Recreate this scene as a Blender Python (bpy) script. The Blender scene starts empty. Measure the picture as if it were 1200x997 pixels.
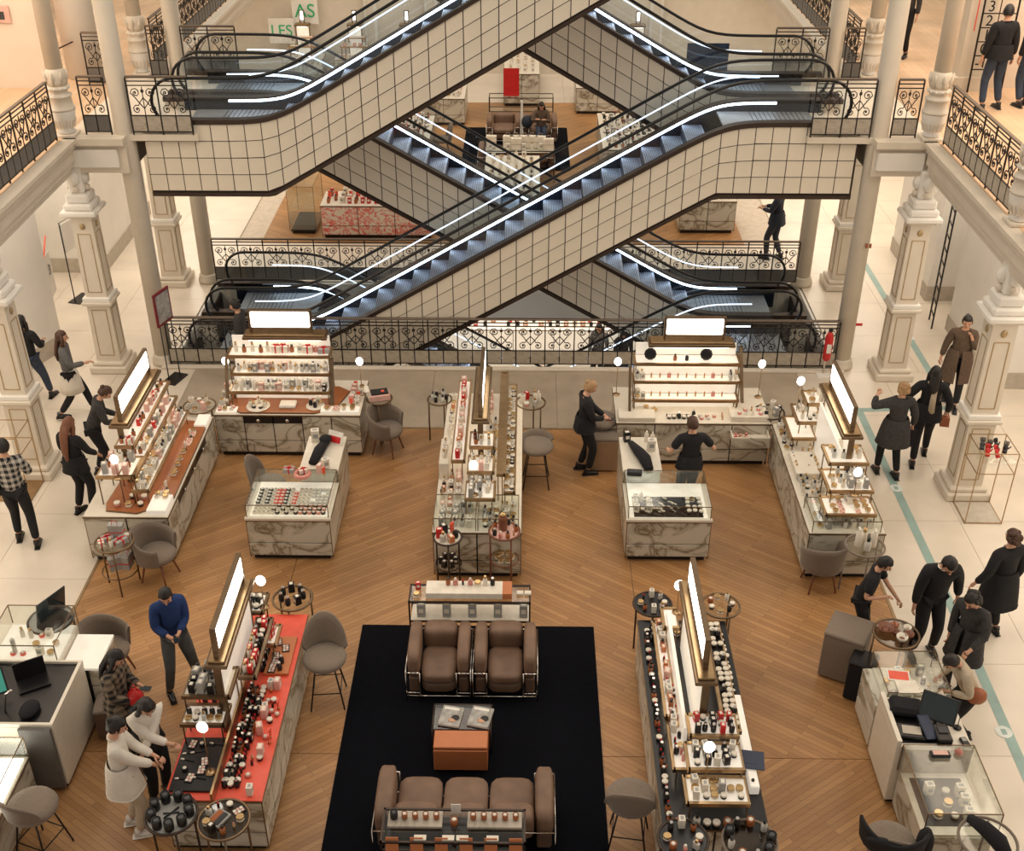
import bpy, math, random
from mathutils import Vector, Matrix
R = math.radians
rnd = random.Random(7)
COL = bpy.context.scene.collection
SC = bpy.context.scene

# ---------------------------------------------------------------- camera, world, light, exposure
cam_d = bpy.data.cameras.new('camera'); cam = bpy.data.objects.new('camera', cam_d); COL.objects.link(cam)
CAM_F, CAM_PITCH, CAM_YAW, CAM_H = 1374.0, 31.4, 0.78, 10.5
cam_d.sensor_fit = 'HORIZONTAL'; cam_d.sensor_width = 36.0; cam_d.lens = CAM_F / 1200 * 36
cam.location = (0, 0, CAM_H); cam.rotation_euler = (R(90 - CAM_PITCH), 0, R(CAM_YAW))
cam_d.clip_end = 200
SC.camera = cam
SC.view_settings.view_transform = 'Standard'; SC.view_settings.look = 'None'
SC.view_settings.gamma = 1.0; SC.view_settings.exposure = 0.0; SC.view_settings.use_curve_mapping = False
w = bpy.data.worlds.new('world'); SC.world = w; w.use_nodes = True
w.node_tree.nodes['Background'].inputs[0].default_value = (1.0, 0.90, 0.77, 1)
w.node_tree.nodes['Background'].inputs[1].default_value = 0.46

def area(name, loc, sx, sy, power, col=(1, .89, .745), rot=(0, 0, 0), spread=180):
    d = bpy.data.lights.new(name, 'AREA'); d.shape = 'RECTANGLE'; d.size = sx; d.size_y = sy
    d.energy = power; d.color = col; d.spread = R(spread)
    o = bpy.data.objects.new(name, d); o.location = loc; o.rotation_euler = rot; COL.objects.link(o)
    return o
# the glazed roof over each hall, the rows of spots below the galleries, the basement ceiling, then an added fill
area('roof_light', (-.5, 13.5, 16.5), 11, 9, 760)
area('roof_light', (-.5, 32, 16.5), 11, 16, 1500)
area('gallery_spots', (-9.6, 14, 3.72), 3, 16, 330)
area('gallery_spots', (8.6, 14, 3.72), 3, 16, 330)
area('gallery_spots', (-9.6, 29, 3.72), 3, 14, 420)
area('gallery_spots', (8.6, 29, 3.72), 3, 14, 420)
area('upper_gallery_spots', (-10.5, 18, 8.6), 4, 16, 750, (1, .80, .60))
area('upper_gallery_spots', (9.5, 18, 8.6), 4, 16, 750, (1, .80, .60))
area('basement_spots', (-.5, 29, -1.1), 10, 8, 420)
area('basement_spots', (-.5, 15, -1.1), 10, 6, 160)
area('well_lining_fill', (-.5, 19.3, -1.3), 9, .3, 45, rot=(R(70), 0, 0))  # added fill light without a known fixture, lifts the dark well lining

# ---------------------------------------------------------------- materials
def nodes(m):
    m.use_nodes = True; nt = m.node_tree
    return nt, nt.nodes['Principled BSDF'], nt.nodes.new, nt.links.new
def mat(name, c, rough=.5, metal=0., var=.12, scale=8., bump=0., coat=0., emit=0., ecol=None, spec=.5, sheen=0.):
    m = bpy.data.materials.new(name); nt, b, N, L = nodes(m)
    tc = N('ShaderNodeTexCoord'); nz = N('ShaderNodeTexNoise'); nz.inputs['Scale'].default_value = scale; nz.inputs['Detail'].default_value = 4
    L(tc.outputs['Object'], nz.inputs['Vector'])
    cr = N('ShaderNodeValToRGB'); lo, hi = 1 - var, 1 + var * .6
    cr.color_ramp.elements[0].position = .3; cr.color_ramp.elements[1].position = .7
    cr.color_ramp.elements[0].color = (c[0]*lo, c[1]*lo, c[2]*lo, 1); cr.color_ramp.elements[1].color = (min(1, c[0]*hi), min(1, c[1]*hi), min(1, c[2]*hi), 1)
    L(nz.outputs[0], cr.inputs[0]); L(cr.outputs[0], b.inputs['Base Color'])
    b.inputs['Roughness'].default_value = rough; b.inputs['Metallic'].default_value = metal
    b.inputs['Specular IOR Level'].default_value = spec
    b.inputs['Coat Weight'].default_value = coat
    if sheen: b.inputs['Sheen Weight'].default_value = sheen
    if emit:
        b.inputs['Emission Color'].default_value = (*(ecol or c), 1); b.inputs['Emission Strength'].default_value = emit
    if bump:
        bp = N('ShaderNodeBump'); bp.inputs['Strength'].default_value = bump; bp.inputs['Distance'].default_value = .02
        L(nz.outputs[0], bp.inputs['Height']); L(bp.outputs[0], b.inputs['Normal'])
    return m
def glassm(name, tint=(.92, .96, .95), refl=.06):
    m = bpy.data.materials.new(name); nt, b, N, L = nodes(m); nt.nodes.remove(b)
    out = nt.nodes['Material Output']; t = N('ShaderNodeBsdfTransparent'); g = N('ShaderNodeBsdfGlossy'); mx = N('ShaderNodeMixShader')
    lw = N('ShaderNodeLayerWeight'); lw.inputs[0].default_value = .5; pw = N('ShaderNodeMath'); pw.operation = 'POWER'; L(lw.outputs['Facing'], pw.inputs[0]); pw.inputs[1].default_value = 4
    nz = N('ShaderNodeTexNoise'); nz.inputs['Scale'].default_value = 3; ma = N('ShaderNodeMath'); ma.operation = 'MULTIPLY_ADD'
    L(nz.outputs[0], ma.inputs[0]); ma.inputs[1].default_value = .03; ma.inputs[2].default_value = refl - .02
    m2 = N('ShaderNodeMath'); m2.operation = 'MULTIPLY_ADD'; L(pw.outputs[0], m2.inputs[0]); m2.inputs[1].default_value = .5; L(ma.outputs[0], m2.inputs[2]); m2.use_clamp = True
    t.inputs[0].default_value = (*tint, 1); g.inputs[0].default_value = (1, 1, 1, 1); g.inputs[1].default_value = .06
    L(m2.outputs[0], mx.inputs[0]); L(t.outputs[0], mx.inputs[1]); L(g.outputs[0], mx.inputs[2]); L(mx.outputs[0], out.inputs[0])
    return m
def planks(name, ang, c1, c2, gap, L_=1.3, W_=.07, rough=.36):
    m = bpy.data.materials.new(name); nt, b, N, L = nodes(m)
    tc = N('ShaderNodeTexCoord'); mp = N('ShaderNodeMapping'); mp.inputs['Rotation'].default_value[2] = ang
    L(tc.outputs['Object'], mp.inputs[0]); br = N('ShaderNodeTexBrick'); L(mp.outputs[0], br.inputs[0])
    br.inputs['Scale'].default_value = 1; br.inputs['Brick Width'].default_value = L_; br.inputs['Row Height'].default_value = W_
    br.inputs['Mortar Size'].default_value = .0022; br.inputs['Color1'].default_value = (*c1, 1); br.inputs['Color2'].default_value = (*c2, 1)
    br.inputs['Mortar'].default_value = (*gap, 1); br.inputs['Bias'].default_value = 0.; br.offset = .37
    nz = N('ShaderNodeTexNoise'); nz.inputs['Scale'].default_value = .55; nz.inputs['Detail'].default_value = 5; L(tc.outputs['Object'], nz.inputs[0])
    m2 = N('ShaderNodeMapping'); m2.inputs['Rotation'].default_value[2] = ang; m2.inputs['Scale'].default_value = (3, 60, 1); L(tc.outputs['Object'], m2.inputs[0])
    n2 = N('ShaderNodeTexNoise'); n2.inputs['Scale'].default_value = 1; n2.inputs['Detail'].default_value = 3; L(m2.outputs[0], n2.inputs[0])
    r1 = N('ShaderNodeMapRange'); r1.inputs['From Min'].default_value = .3; r1.inputs['From Max'].default_value = .7; r1.inputs['To Min'].default_value = .62; r1.inputs['To Max'].default_value = 1.12; L(nz.outputs[0], r1.inputs[0])
    r2 = N('ShaderNodeMapRange'); r2.inputs['To Min'].default_value = .8; r2.inputs['To Max'].default_value = 1.2; L(n2.outputs[0], r2.inputs[0])
    mu = N('ShaderNodeMath'); mu.operation = 'MULTIPLY'; L(r1.outputs[0], mu.inputs[0]); L(r2.outputs[0], mu.inputs[1])
    vm = N('ShaderNodeVectorMath'); vm.operation = 'SCALE'; L(br.outputs[0], vm.inputs[0]); L(mu.outputs[0], vm.inputs[3])
    L(vm.outputs[0], b.inputs['Base Color'])
    r3 = N('ShaderNodeMapRange'); r3.inputs['To Min'].default_value = rough - .08; r3.inputs['To Max'].default_value = rough + .12; L(nz.outputs[0], r3.inputs[0]); L(r3.outputs[0], b.inputs['Roughness'])
    bp = N('ShaderNodeBump'); bp.inputs['Strength'].default_value = .15; bp.inputs['Distance'].default_value = .004; L(br.outputs[1], bp.inputs['Height']); bp.invert = True; L(bp.outputs[0], b.inputs['Normal'])
    return m
def marble(name, base, vein, scale=1.6, rough=.3, thr=.035, soft=.06):
    m = bpy.data.materials.new(name); nt, b, N, L = nodes(m)
    tc = N('ShaderNodeTexCoord'); mp = N('ShaderNodeMapping'); mp.inputs['Rotation'].default_value = (.4, .9, .6); mp.inputs['Scale'].default_value = (1, .45, 1.3); L(tc.outputs['Object'], mp.inputs[0])
    nz = N('ShaderNodeTexNoise'); nz.inputs['Scale'].default_value = scale; nz.inputs['Detail'].default_value = 7; nz.inputs['Distortion'].default_value = 1.2; L(mp.outputs[0], nz.inputs[0])
    s = N('ShaderNodeMath'); s.operation = 'SUBTRACT'; L(nz.outputs[0], s.inputs[0]); s.inputs[1].default_value = .5
    a = N('ShaderNodeMath'); a.operation = 'ABSOLUTE'; L(s.outputs[0], a.inputs[0])
    cr = N('ShaderNodeValToRGB'); e = cr.color_ramp.elements; e[0].position = 0; e[0].color = (*vein, 1); e[1].position = thr + soft; e[1].color = (*base, 1)
    k = cr.color_ramp.elements.new(thr * .5); k.color = (*[(vein[i] + base[i]) / 2 for i in range(3)], 1)
    L(a.outputs[0], cr.inputs[0]); L(cr.outputs[0], b.inputs['Base Color']); b.inputs['Roughness'].default_value = rough
    return m
def plaid(name, dark, light, s=14.):
    m = bpy.data.materials.new(name); nt, b, N, L = nodes(m)
    tc = N('ShaderNodeTexCoord'); sx = N('ShaderNodeSeparateXYZ'); L(tc.outputs['Object'], sx.inputs[0])
    outs = []
    for ax, off in ((0, 0.), (2, .5)):
        a = N('ShaderNodeMath'); a.operation = 'MULTIPLY'; L(sx.outputs[ax], a.inputs[0]); a.inputs[1].default_value = s
        if ax == 0:
            y = N('ShaderNodeMath'); y.operation = 'MULTIPLY_ADD'; L(sx.outputs[1], y.inputs[0]); y.inputs[1].default_value = s * .6; L(a.outputs[0], y.inputs[2]); a = y
        f = N('ShaderNodeMath'); f.operation = 'FRACT'; L(a.outputs[0], f.inputs[0])
        g = N('ShaderNodeMath'); g.operation = 'GREATER_THAN'; L(f.outputs[0], g.inputs[0]); g.inputs[1].default_value = .52; outs.append(g)
    ad = N('ShaderNodeMath'); ad.operation = 'ADD'; L(outs[0].outputs[0], ad.inputs[0]); L(outs[1].outputs[0], ad.inputs[1])
    h = N('ShaderNodeMath'); h.operation = 'MULTIPLY'; L(ad.outputs[0], h.inputs[0]); h.inputs[1].default_value = .5
    mx = N('ShaderNodeMixRGB'); L(h.outputs[0], mx.inputs[0]); mx.inputs[1].default_value = (*dark, 1); mx.inputs[2].default_value = (*light, 1)
    L(mx.outputs[0], b.inputs['Base Color']); b.inputs['Roughness'].default_value = .9
    return m
W1, W2, WG = (.52, .275, .110), (.39, .190, .070), (.16, .075, .030)
M = dict(
    wood_a=planks('parquet rising', R(-35), W1, W2, WG), wood_b=planks('parquet falling', R(35), W1, W2, WG),
    wood_f1=planks('pale parquet', R(90), (.78, .55, .36), (.70, .47, .29), (.50, .33, .2), 1.4, .14, .42),
    stone=mat('limestone floor', (.74, .65, .54), .30, var=.10, scale=1.3),
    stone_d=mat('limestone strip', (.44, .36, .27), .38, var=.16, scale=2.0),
    grout=mat('floor joint', (.60, .51, .41), .7),
    trim=mat('brass floor trim', (.36, .25, .14), .4, .6),
    cream=mat('cream paint', (.72, .64, .53), .55, var=.05, scale=3), white=mat('white paint', (.84, .80, .74), .6, var=.04, scale=2),
    peach=mat('warm plaster', (.80, .68, .56), .7, var=.05, scale=2), greige=mat('greige skirting', (.52, .46, .38), .6),
    gold=mat('gilt line', (.50, .37, .20), .45, .7), iron=mat('black iron', (.018, .014, .012), .45, .3),
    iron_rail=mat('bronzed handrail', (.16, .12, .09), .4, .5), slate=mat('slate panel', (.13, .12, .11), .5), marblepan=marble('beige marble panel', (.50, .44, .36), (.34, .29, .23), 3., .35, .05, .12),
    tile=mat('cream glazed tile', (.78, .70, .58), .28, var=.07, scale=1.2), tilegap=mat('dark bronze grid', (.035, .020, .014), .45, .4),
    bronze=mat('dark bronze trim', (.06, .040, .030), .4, .5), rubber=mat('black handrail rubber', (.006, .006, .007), .35),
    led=mat('white light strip', (.8, .9, 1), .5, emit=5.5, ecol=(.80, .91, 1.)), tanbox=mat('tan board', (.34, .215, .125), .5, var=.1), ledrefl=mat('light strip reflection', (.7, .8, .9), .4, emit=1.5, ecol=(.75, .86, 1.)), ledsoft=mat('soft light strip', (.6, .7, .8), .4, emit=1.0, ecol=(.72, .84, 1.)),
    steel=mat('brushed steel step', (.40, .45, .56), .45, .5, var=.2, scale=5), riser=mat('dark step riser', (.035, .05, .09), .45, .5),
    skirt=mat('blue black skirt', (.014, .022, .040), .3, .4), combs=mat('landing plate', (.34, .35, .37), .4, .25),
    eglass=glassm('escalator glass', (.93, .96, .98), .045), glass=glassm('clear glass', (.97, .985, .975), .04), smoke=glassm('smoked glass', (.45, .42, .38), .06),
    marble=marble('veined white marble', (.60, .56, .47), (.20, .155, .09), 1.8, .3, .035, .035), brass=mat('satin brass', (.42, .28, .15), .32, .85, var=.15), brassd=mat('aged brass', (.20, .135, .080), .38, .8),
    walnut=planks('walnut worktop', 0, (.42, .14, .045), (.36, .11, .035), (.28, .09, .03), 2.2, .11, .22),
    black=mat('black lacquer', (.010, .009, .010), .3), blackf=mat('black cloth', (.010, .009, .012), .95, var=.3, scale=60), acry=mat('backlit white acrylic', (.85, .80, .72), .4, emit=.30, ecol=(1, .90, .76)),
    counterw=mat('ivory counter', (.78, .71, .60), .3, var=.05), sign=mat('lit sign face', (1, .96, .9), .5, emit=5., ecol=(1, .93, .80)), globe=mat('glowing lamp globe', (1, .95, .85), .5, emit=9., ecol=(1, .93, .80)),
    strip=mat('shelf light', (1, .9, .75), .5, emit=4., ecol=(1, .87, .68)), coral=mat('coral lacquer', (.80, .10, .055), .35, var=.1),
    rug=mat('black rug', (.0045, .005, .008), 1., var=.35, scale=90, bump=.4, spec=.1), leather=mat('brown leather', (.20, .118, .076), .6, var=.2, scale=5, bump=.25),
    leather2=mat('brown leather dark', (.135, .078, .050), .62, var=.2, scale=5), chrome=mat('chrome', (.75, .70, .66), .15, 1.), taupe=mat('taupe upholstery', (.19, .145, .11), .95, var=.12, scale=50, sheen=.2),
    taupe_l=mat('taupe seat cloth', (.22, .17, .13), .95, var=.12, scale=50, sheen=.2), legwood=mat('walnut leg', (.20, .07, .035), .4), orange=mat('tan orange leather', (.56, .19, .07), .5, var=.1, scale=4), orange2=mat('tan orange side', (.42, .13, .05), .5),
    red=mat('red', (.60, .02, .02), .4), pink=mat('pale pink', (.75, .45, .38), .5), teal=mat('teal floor line', (.30, .43, .40), .5, var=.15, scale=3), tealw=mat('pale floor mark', (.72, .76, .72), .5),
    amber=mat('amber glass', (.35, .10, .025), .12, var=.1, coat=.5), clear=mat('pale glass', (.62, .60, .55), .08, var=.15, coat=.6), grey=mat('grey card', (.36, .35, .33), .6), greyd=mat('charcoal', (.05, .05, .055), .5),
    rose=mat('rose glass', (.65, .24, .19), .12, coat=.5), ivory=mat('ivory card', (.82, .75, .64), .5), gilt=mat('gold cap', (.62, .42, .20), .25, .9), navy=mat('navy blue', (.022, .034, .075), .5), screen=mat('dark screen', (.02, .03, .035), .15), screeng=mat('lit green screen', (.03, .2, .15), .3, emit=.25, ecol=(.1, .55, .42)),
    green=mat('green sign', (.02, .45, .18), .5), paper=mat('paper', (.80, .77, .70), .7), skin=mat('skin', (.62, .34, .22), .55, var=.06), skin2=mat('tan skin', (.46, .25, .16), .55, var=.06),
    hair_b=mat('black hair', (.014, .010, .009), .5, var=.4, scale=60), hair_br=mat('brown hair', (.075, .032, .016), .5, var=.4, scale=60), hair_bl=mat('blonde hair', (.42, .25, .12), .5, var=.3, scale=60), hair_a=mat('auburn hair', (.20, .075, .035), .5, var=.4, scale=60), eye=mat('eye', (.02, .012, .01), .3), lip=mat('lip', (.42, .10, .08), .5),
    c_black=mat('black clothing', (.011, .010, .012), .9, var=.3, scale=12), c_char=mat('charcoal wool', (.045, .042, .042), .95, var=.3, scale=25), c_blue=mat('royal blue wool', (.010, .035, .14), .9, var=.2, scale=12), c_jean=mat('blue jeans', (.035, .050, .085), .9, var=.25, scale=12), c_greyj=mat('grey jeans', (.085, .090, .095), .9, var=.2, scale=12), c_white=mat('white linen', (.74, .68, .60), .9, var=.06, scale=10), c_brown=mat('brown tweed', (.115, .075, .050), .95, var=.25, scale=30),
    c_beige=mat('beige cotton', (.50, .41, .30), .9, var=.1, scale=10), c_navy=mat('navy suit', (.022, .028, .045), .85, var=.15, scale=12), c_grey=mat('mid grey cloth', (.13, .125, .125), .95, var=.2, scale=20), plaid=plaid('black and white check', (.012, .011, .013), (.50, .46, .41), 11.), plaid2=plaid('dark tartan', (.012, .011, .013), (.24, .18, .12), 11.), shoe_w=mat('white shoe', (.70, .66, .6), .6), bagbr=mat('tan bag', (.33, .10, .04), .5),
    fur=mat('far product mix', (.5, .4, .32), .5, var=.5, scale=25), stainp=mat('poster grey', (.40, .38, .35), .6, var=.4, scale=12), redf=mat('crimson frame', (.20, .012, .02), .5), floral=marble('red floral print', (.80, .70, .6), (.75, .06, .03), 5., .5, .07, .03))

# ---------------------------------------------------------------- mesh builder
class MB:
    def __init__(s): s.v = []; s.f = []; s.m = []; s.sm = []; s.mats = []
    def mi(s, m):
        if m not in s.mats: s.mats.append(m)
        return s.mats.index(m)
    def add(s, vs, fs, m, smooth=False):
        k = len(s.v); s.v += [tuple(p) for p in vs]; i = s.mi(m)
        for f in fs: s.f.append(tuple(k + a for a in f)); s.m.append(i); s.sm.append(smooth)
    def box(s, x0, y0, z0, x1, y1, z1, m, b=0.):
        if b <= 0:
            vs = [(x0,y0,z0),(x1,y0,z0),(x1,y1,z0),(x0,y1,z0),(x0,y0,z1),(x1,y0,z1),(x1,y1,z1),(x0,y1,z1)]
            s.add(vs, [(0,3,2,1),(4,5,6,7),(0,1,5,4),(1,2,6,5),(2,3,7,6),(3,0,4,7)], m); return
        b = min(b, abs(x1-x0)/2.01, abs(y1-y0)/2.01, abs(z1-z0)/2.01); vs = []
        X, Y, Z = (x0, x1), (y0, y1), (z0, z1); idx = {}
        for i in (0,1):
            for j in (0,1):
                for k in (0,1):
                    dx, dy, dz = (b if i == 0 else -b), (b if j == 0 else -b), (b if k == 0 else -b)
                    idx[i,j,k] = len(vs); vs += [(X[i], Y[j]+dy, Z[k]+dz), (X[i]+dx, Y[j], Z[k]+dz), (X[i]+dx, Y[j]+dy, Z[k])]
        fs = []
        for a in range(3):
            o = [q for q in range(3) if q != a]
            for e in (0,1):
                q = []
                for p in ((0,0),(1,0),(1,1),(0,1)):
                    c = [0,0,0]; c[a] = e; c[o[0]] = p[0]; c[o[1]] = p[1]; q.append(idx[tuple(c)] + a)
                fs.append(tuple(q))
            for p in ((0,0),(1,0),(0,1),(1,1)):
                c0 = [0,0,0]; c1 = [0,0,0]; c0[a] = 0; c1[a] = 1
                for c in (c0, c1): c[o[0]] = p[0]; c[o[1]] = p[1]
                fs.append((idx[tuple(c0)]+o[0], idx[tuple(c1)]+o[0], idx[tuple(c1)]+o[1], idx[tuple(c0)]+o[1]))
        for k in idx.values(): fs.append((k, k+1, k+2))
        cx, cy, cz = (x0+x1)/2, (y0+y1)/2, (z0+z1)/2; out = []
        for f in fs:
            P = [Vector(vs[i]) for i in f]; n = (P[1]-P[0]).cross(P[2]-P[0]); c = sum(P, Vector())/len(P) - Vector((cx,cy,cz))
            out.append(f if n.dot(c) > 0 else f[::-1])
        s.add(vs, out, m)
    def tube(s, pts, r, m, n=6, closed=False, cap=True, flat=1.):
        pts = [Vector(p) for p in pts]; N = len(pts); vs = []; up0 = None
        for i, p in enumerate(pts):
            a = pts[i-1] if (i > 0 or closed) else p; c = pts[(i+1) % N] if (i < N-1 or closed) else p
            t = (c - a); t = t.normalized() if t.length > 1e-9 else Vector((0,0,1))
            if up0 is None: up0 = Vector((0,0,1)) if abs(t.z) < .9 else Vector((0,1,0))
            x = t.cross(up0)
            if x.length < 1e-6: x = t.orthogonal()
            x.normalize(); y = x.cross(t).normalized(); up0 = y
            rr = r[i] if isinstance(r, (list, tuple)) else r
            for k in range(n):
                g = 2*math.pi*(k+.5)/n; vs.append(p + x*(rr*math.cos(g)) + y*(rr*flat*math.sin(g)))
        fs = []
        for i in range(N if closed else N-1):
            for k in range(n):
                a = i*n+k; b = i*n+(k+1)%n; c = ((i+1)%N)*n+(k+1)%n; d = ((i+1)%N)*n+k; fs.append((a,b,c,d))
        s.add(vs, fs, m, n > 4)
        if cap and not closed: 
            k = len(s.v) - N*n; i = s.mi(m)
            s.f.append(tuple(k+q for q in range(n))[::-1]); s.m.append(i); s.sm.append(False)
            s.f.append(tuple(k+(N-1)*n+q for q in range(n))); s.m.append(i); s.sm.append(False)
    def lathe(s, prof, m, n=12, c=(0,0,0), smooth=True, sx=1., sy=1.):
        vs = []; 
        for r, z in prof:
            for k in range(n): g = 2*math.pi*k/n; vs.append((c[0]+r*sx*math.cos(g), c[1]+r*sy*math.sin(g), c[2]+z))
        fs = []
        for i in range(len(prof)-1):
            for k in range(n): fs.append((i*n+k, i*n+(k+1)%n, (i+1)*n+(k+1)%n, (i+1)*n+k))
        s.add(vs, fs, m, smooth); k = len(s.v)-len(vs); i = s.mi(m)
        s.f.append(tuple(k+q for q in range(n))[::-1]); s.m.append(i); s.sm.append(False)
        s.f.append(tuple(k+(len(prof)-1)*n+q for q in range(n))); s.m.append(i); s.sm.append(False)
    def prism(s, poly, z0, z1, m, ax=2):
        n = len(poly); P = lambda a, b, z: (a, b, z) if ax == 2 else ((a, z, b) if ax == 1 else (z, a, b))
        vs = [P(a, b, z0) for a, b in poly] + [P(a, b, z1) for a, b in poly]
        fs = [tuple(range(n))[::-1], tuple(range(n, 2*n))] + [(i, (i+1)%n, n+(i+1)%n, n+i) for i in range(n)]
        s.add(vs, fs, m)
    def ell(s, c, rx, ry, rz, m, n=12, k=8, fn=None, rot=None):
        vs = []; 
        for i in range(k+1):
            th = math.pi*i/k
            for j in range(n):
                ph = 2*math.pi*j/n; d = Vector((math.sin(th)*math.cos(ph), math.sin(th)*math.sin(ph), math.cos(th))); q = fn(d) if fn else 1.
                p = Vector((d.x*rx*q, d.y*ry*q, d.z*rz*q))
                if rot: p = rot @ p
                vs.append(Vector(c)+p)
        fs = []
        for i in range(k):
            for j in range(n):
                a, b, c2, d2 = i*n+j, (i+1)*n+j, (i+1)*n+(j+1)%n, i*n+(j+1)%n
                fs.append((a,b,c2,d2))
        s.add(vs, fs, m, True)
    def mesh(s, name):
        me = bpy.data.meshes.new(name); me.from_pydata(s.v, [], s.f)
        for m in s.mats: me.materials.append(m)
        me.polygons.foreach_set('material_index', s.m); me.polygons.foreach_set('use_smooth', s.sm); me.update()
        return me
    def build(s, name, parent=None, loc=(0,0,0), rz=0, **k): return ob(name, s.mesh(name), parent, loc, rz, **k)
def ob(name, me, parent=None, loc=(0,0,0), rz=0, label=None, cat=None, group=None, kind=None, rot=None, scale=None):
    o = bpy.data.objects.new(name, me); COL.objects.link(o); o.location = loc; o.rotation_euler = rot if rot else (0,0,rz)
    if scale: o.scale = scale
    if parent: o.parent = parent
    if label: o['label'] = label
    if cat: o['category'] = cat
    if group: o['group'] = group
    if kind: o['kind'] = kind
    return o
def thing(name, label, cat, loc=(0,0,0), rz=0, group=None): return ob(name, None, None, loc, rz, label, cat, group)
CACHE = {}
def cm(key, fn):
    if key not in CACHE:
        b = MB(); fn(b); CACHE[key] = b.mesh(str(key if isinstance(key, str) else key[0]))
    return CACHE[key]
def boxm(name, x0,y0,z0,x1,y1,z1, m, parent=None, b=0., **k):
    q = MB(); q.box(x0,y0,z0,x1,y1,z1,m,b); return q.build(name, parent, **k)
def copy_tree(o, parent=None):
    c = o.copy(); COL.objects.link(c)
    if parent: c.parent = parent
    for ch in o.children: copy_tree(ch, c)
    return c
def ordn(i): return ['first','second','third','fourth','fifth','sixth','seventh','eighth','ninth','tenth','eleventh','twelfth','thirteenth','fourteenth','fifteenth','sixteenth','seventeenth','eighteenth','nineteenth','twentieth'][i] if i < 20 else '%dth' % (i+1)
# ================================================================= THE SETTING
H1 = 4.4; XC = -.46
def struct(name, me_b, label=None, parent=None): return me_b.build(name, parent, kind='structure', label=label)
# stone floor around the escalator well and the two parquet halls
b = MB(); g = .006
def slabs(b, x0, y0, x1, y1, m=None, st=1.5):
    nx = max(1, round((x1-x0)/st)); ny = max(1, round((y1-y0)/st))
    for i in range(nx):
        for j in range(ny): b.box(x0+(x1-x0)*i/nx+g/2, y0+(y1-y0)*j/ny+g/2, -.03, x0+(x1-x0)*(i+1)/nx-g/2, y0+(y1-y0)*(j+1)/ny-g/2, 0, m or M['stone'])
f = thing('floor', 'pale limestone ground floor around the parquet halls and escalator well', 'floor'); f['kind'] = 'structure'
q = MB()
for a in ((-16, 2, -6.7, 40), (5.85, 2, 16, 40), (-6.7, 17.1, 5.85, 19.2), (-6.7, 23.1, 5.85, 40), (-6.7, 2, 5.85, 17.1)): q.box(a[0], a[1], -.55, a[2], a[3], -.03, M['grout'])
q.build('floor_bed', f)
for i, a in enumerate(((-16, 2, -6.16, 19.2), (5.02, 2, 16, 19.2), (-16, 19.2, -6.7, 40), (5.85, 19.2, 16, 40), (-6.7, 36.6, 5.85, 40))):
    b = MB(); slabs(b, *a); b.build('stone_slabs', f, kind='stuff')
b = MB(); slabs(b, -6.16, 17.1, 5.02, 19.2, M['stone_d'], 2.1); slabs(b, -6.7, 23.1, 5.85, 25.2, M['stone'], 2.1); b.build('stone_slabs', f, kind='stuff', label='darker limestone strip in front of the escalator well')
q = MB(); q.box(-6.8, 19.12, 0, 5.9, 19.24, .05, M['cream'], .01); q.build('kerb', f)
b = MB()
for x in (-6.18, 5.0): b.box(x, 5, -.02, x+.04, 17.1, .004, M['trim'])
b.box(-6.16, 17.08, -.02, 5.02, 17.12, .004, M['trim']); b.build('threshold_strip', f)
for (x0, x1, y0, y1, k) in ((-6.14, -3.3, 9.75, 17.08, 'wood_a'), (-3.3, -.57, 9.75, 17.08, 'wood_a'), (-.57, 1.52, 9.75, 17.08, 'wood_b'), (1.52, 5.0, 9.75, 17.08, 'wood_b'),
                            (-6.14, -2.9, 3, 9.75, 'wood_b'), (-2.9, -.57, 3, 9.75, 'wood_a'), (-.57, 2.0, 3, 9.75, 'wood_b'), (2.0, 5.0, 3, 9.75, 'wood_a'),
                            (-6.14, -.57, 25.2, 36.6, 'wood_b'), (-.57, 5.0, 25.2, 36.6, 'wood_a')):
    boxm('parquet_panel', x0+.004, y0+.004, -.03, x1-.004, y1-.004, 0, M[k], f)
# slab edge around the well and basement
def flat(name, label, *bx, m, parent=None):
    b = MB()
    for a in bx: b.box(*a, m)
    return b.build(name, parent, kind='structure', label=label)
flat('floor', 'dim basement floor below the escalator well', (-12, 10, -4.5, 11, 36, -4.4), m=M['stone'])
flat('wall_back', 'white basement wall behind the lit counters', (-12, 33.5, -4.4, 11, 33.7, -.6), m=M['white'])
flat('ceiling', 'grey lining of the escalator well edge', (-6.69, 23.04, -.85, 5.84, 23.09, -.03), (-6.69, 19.21, -.85, 5.84, 19.26, -.03), (-6.69, 19.27, -.85, -6.64, 23.03, -.03), (5.79, 19.27, -.85, 5.84, 23.03, -.03), m=M['white'])
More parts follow.
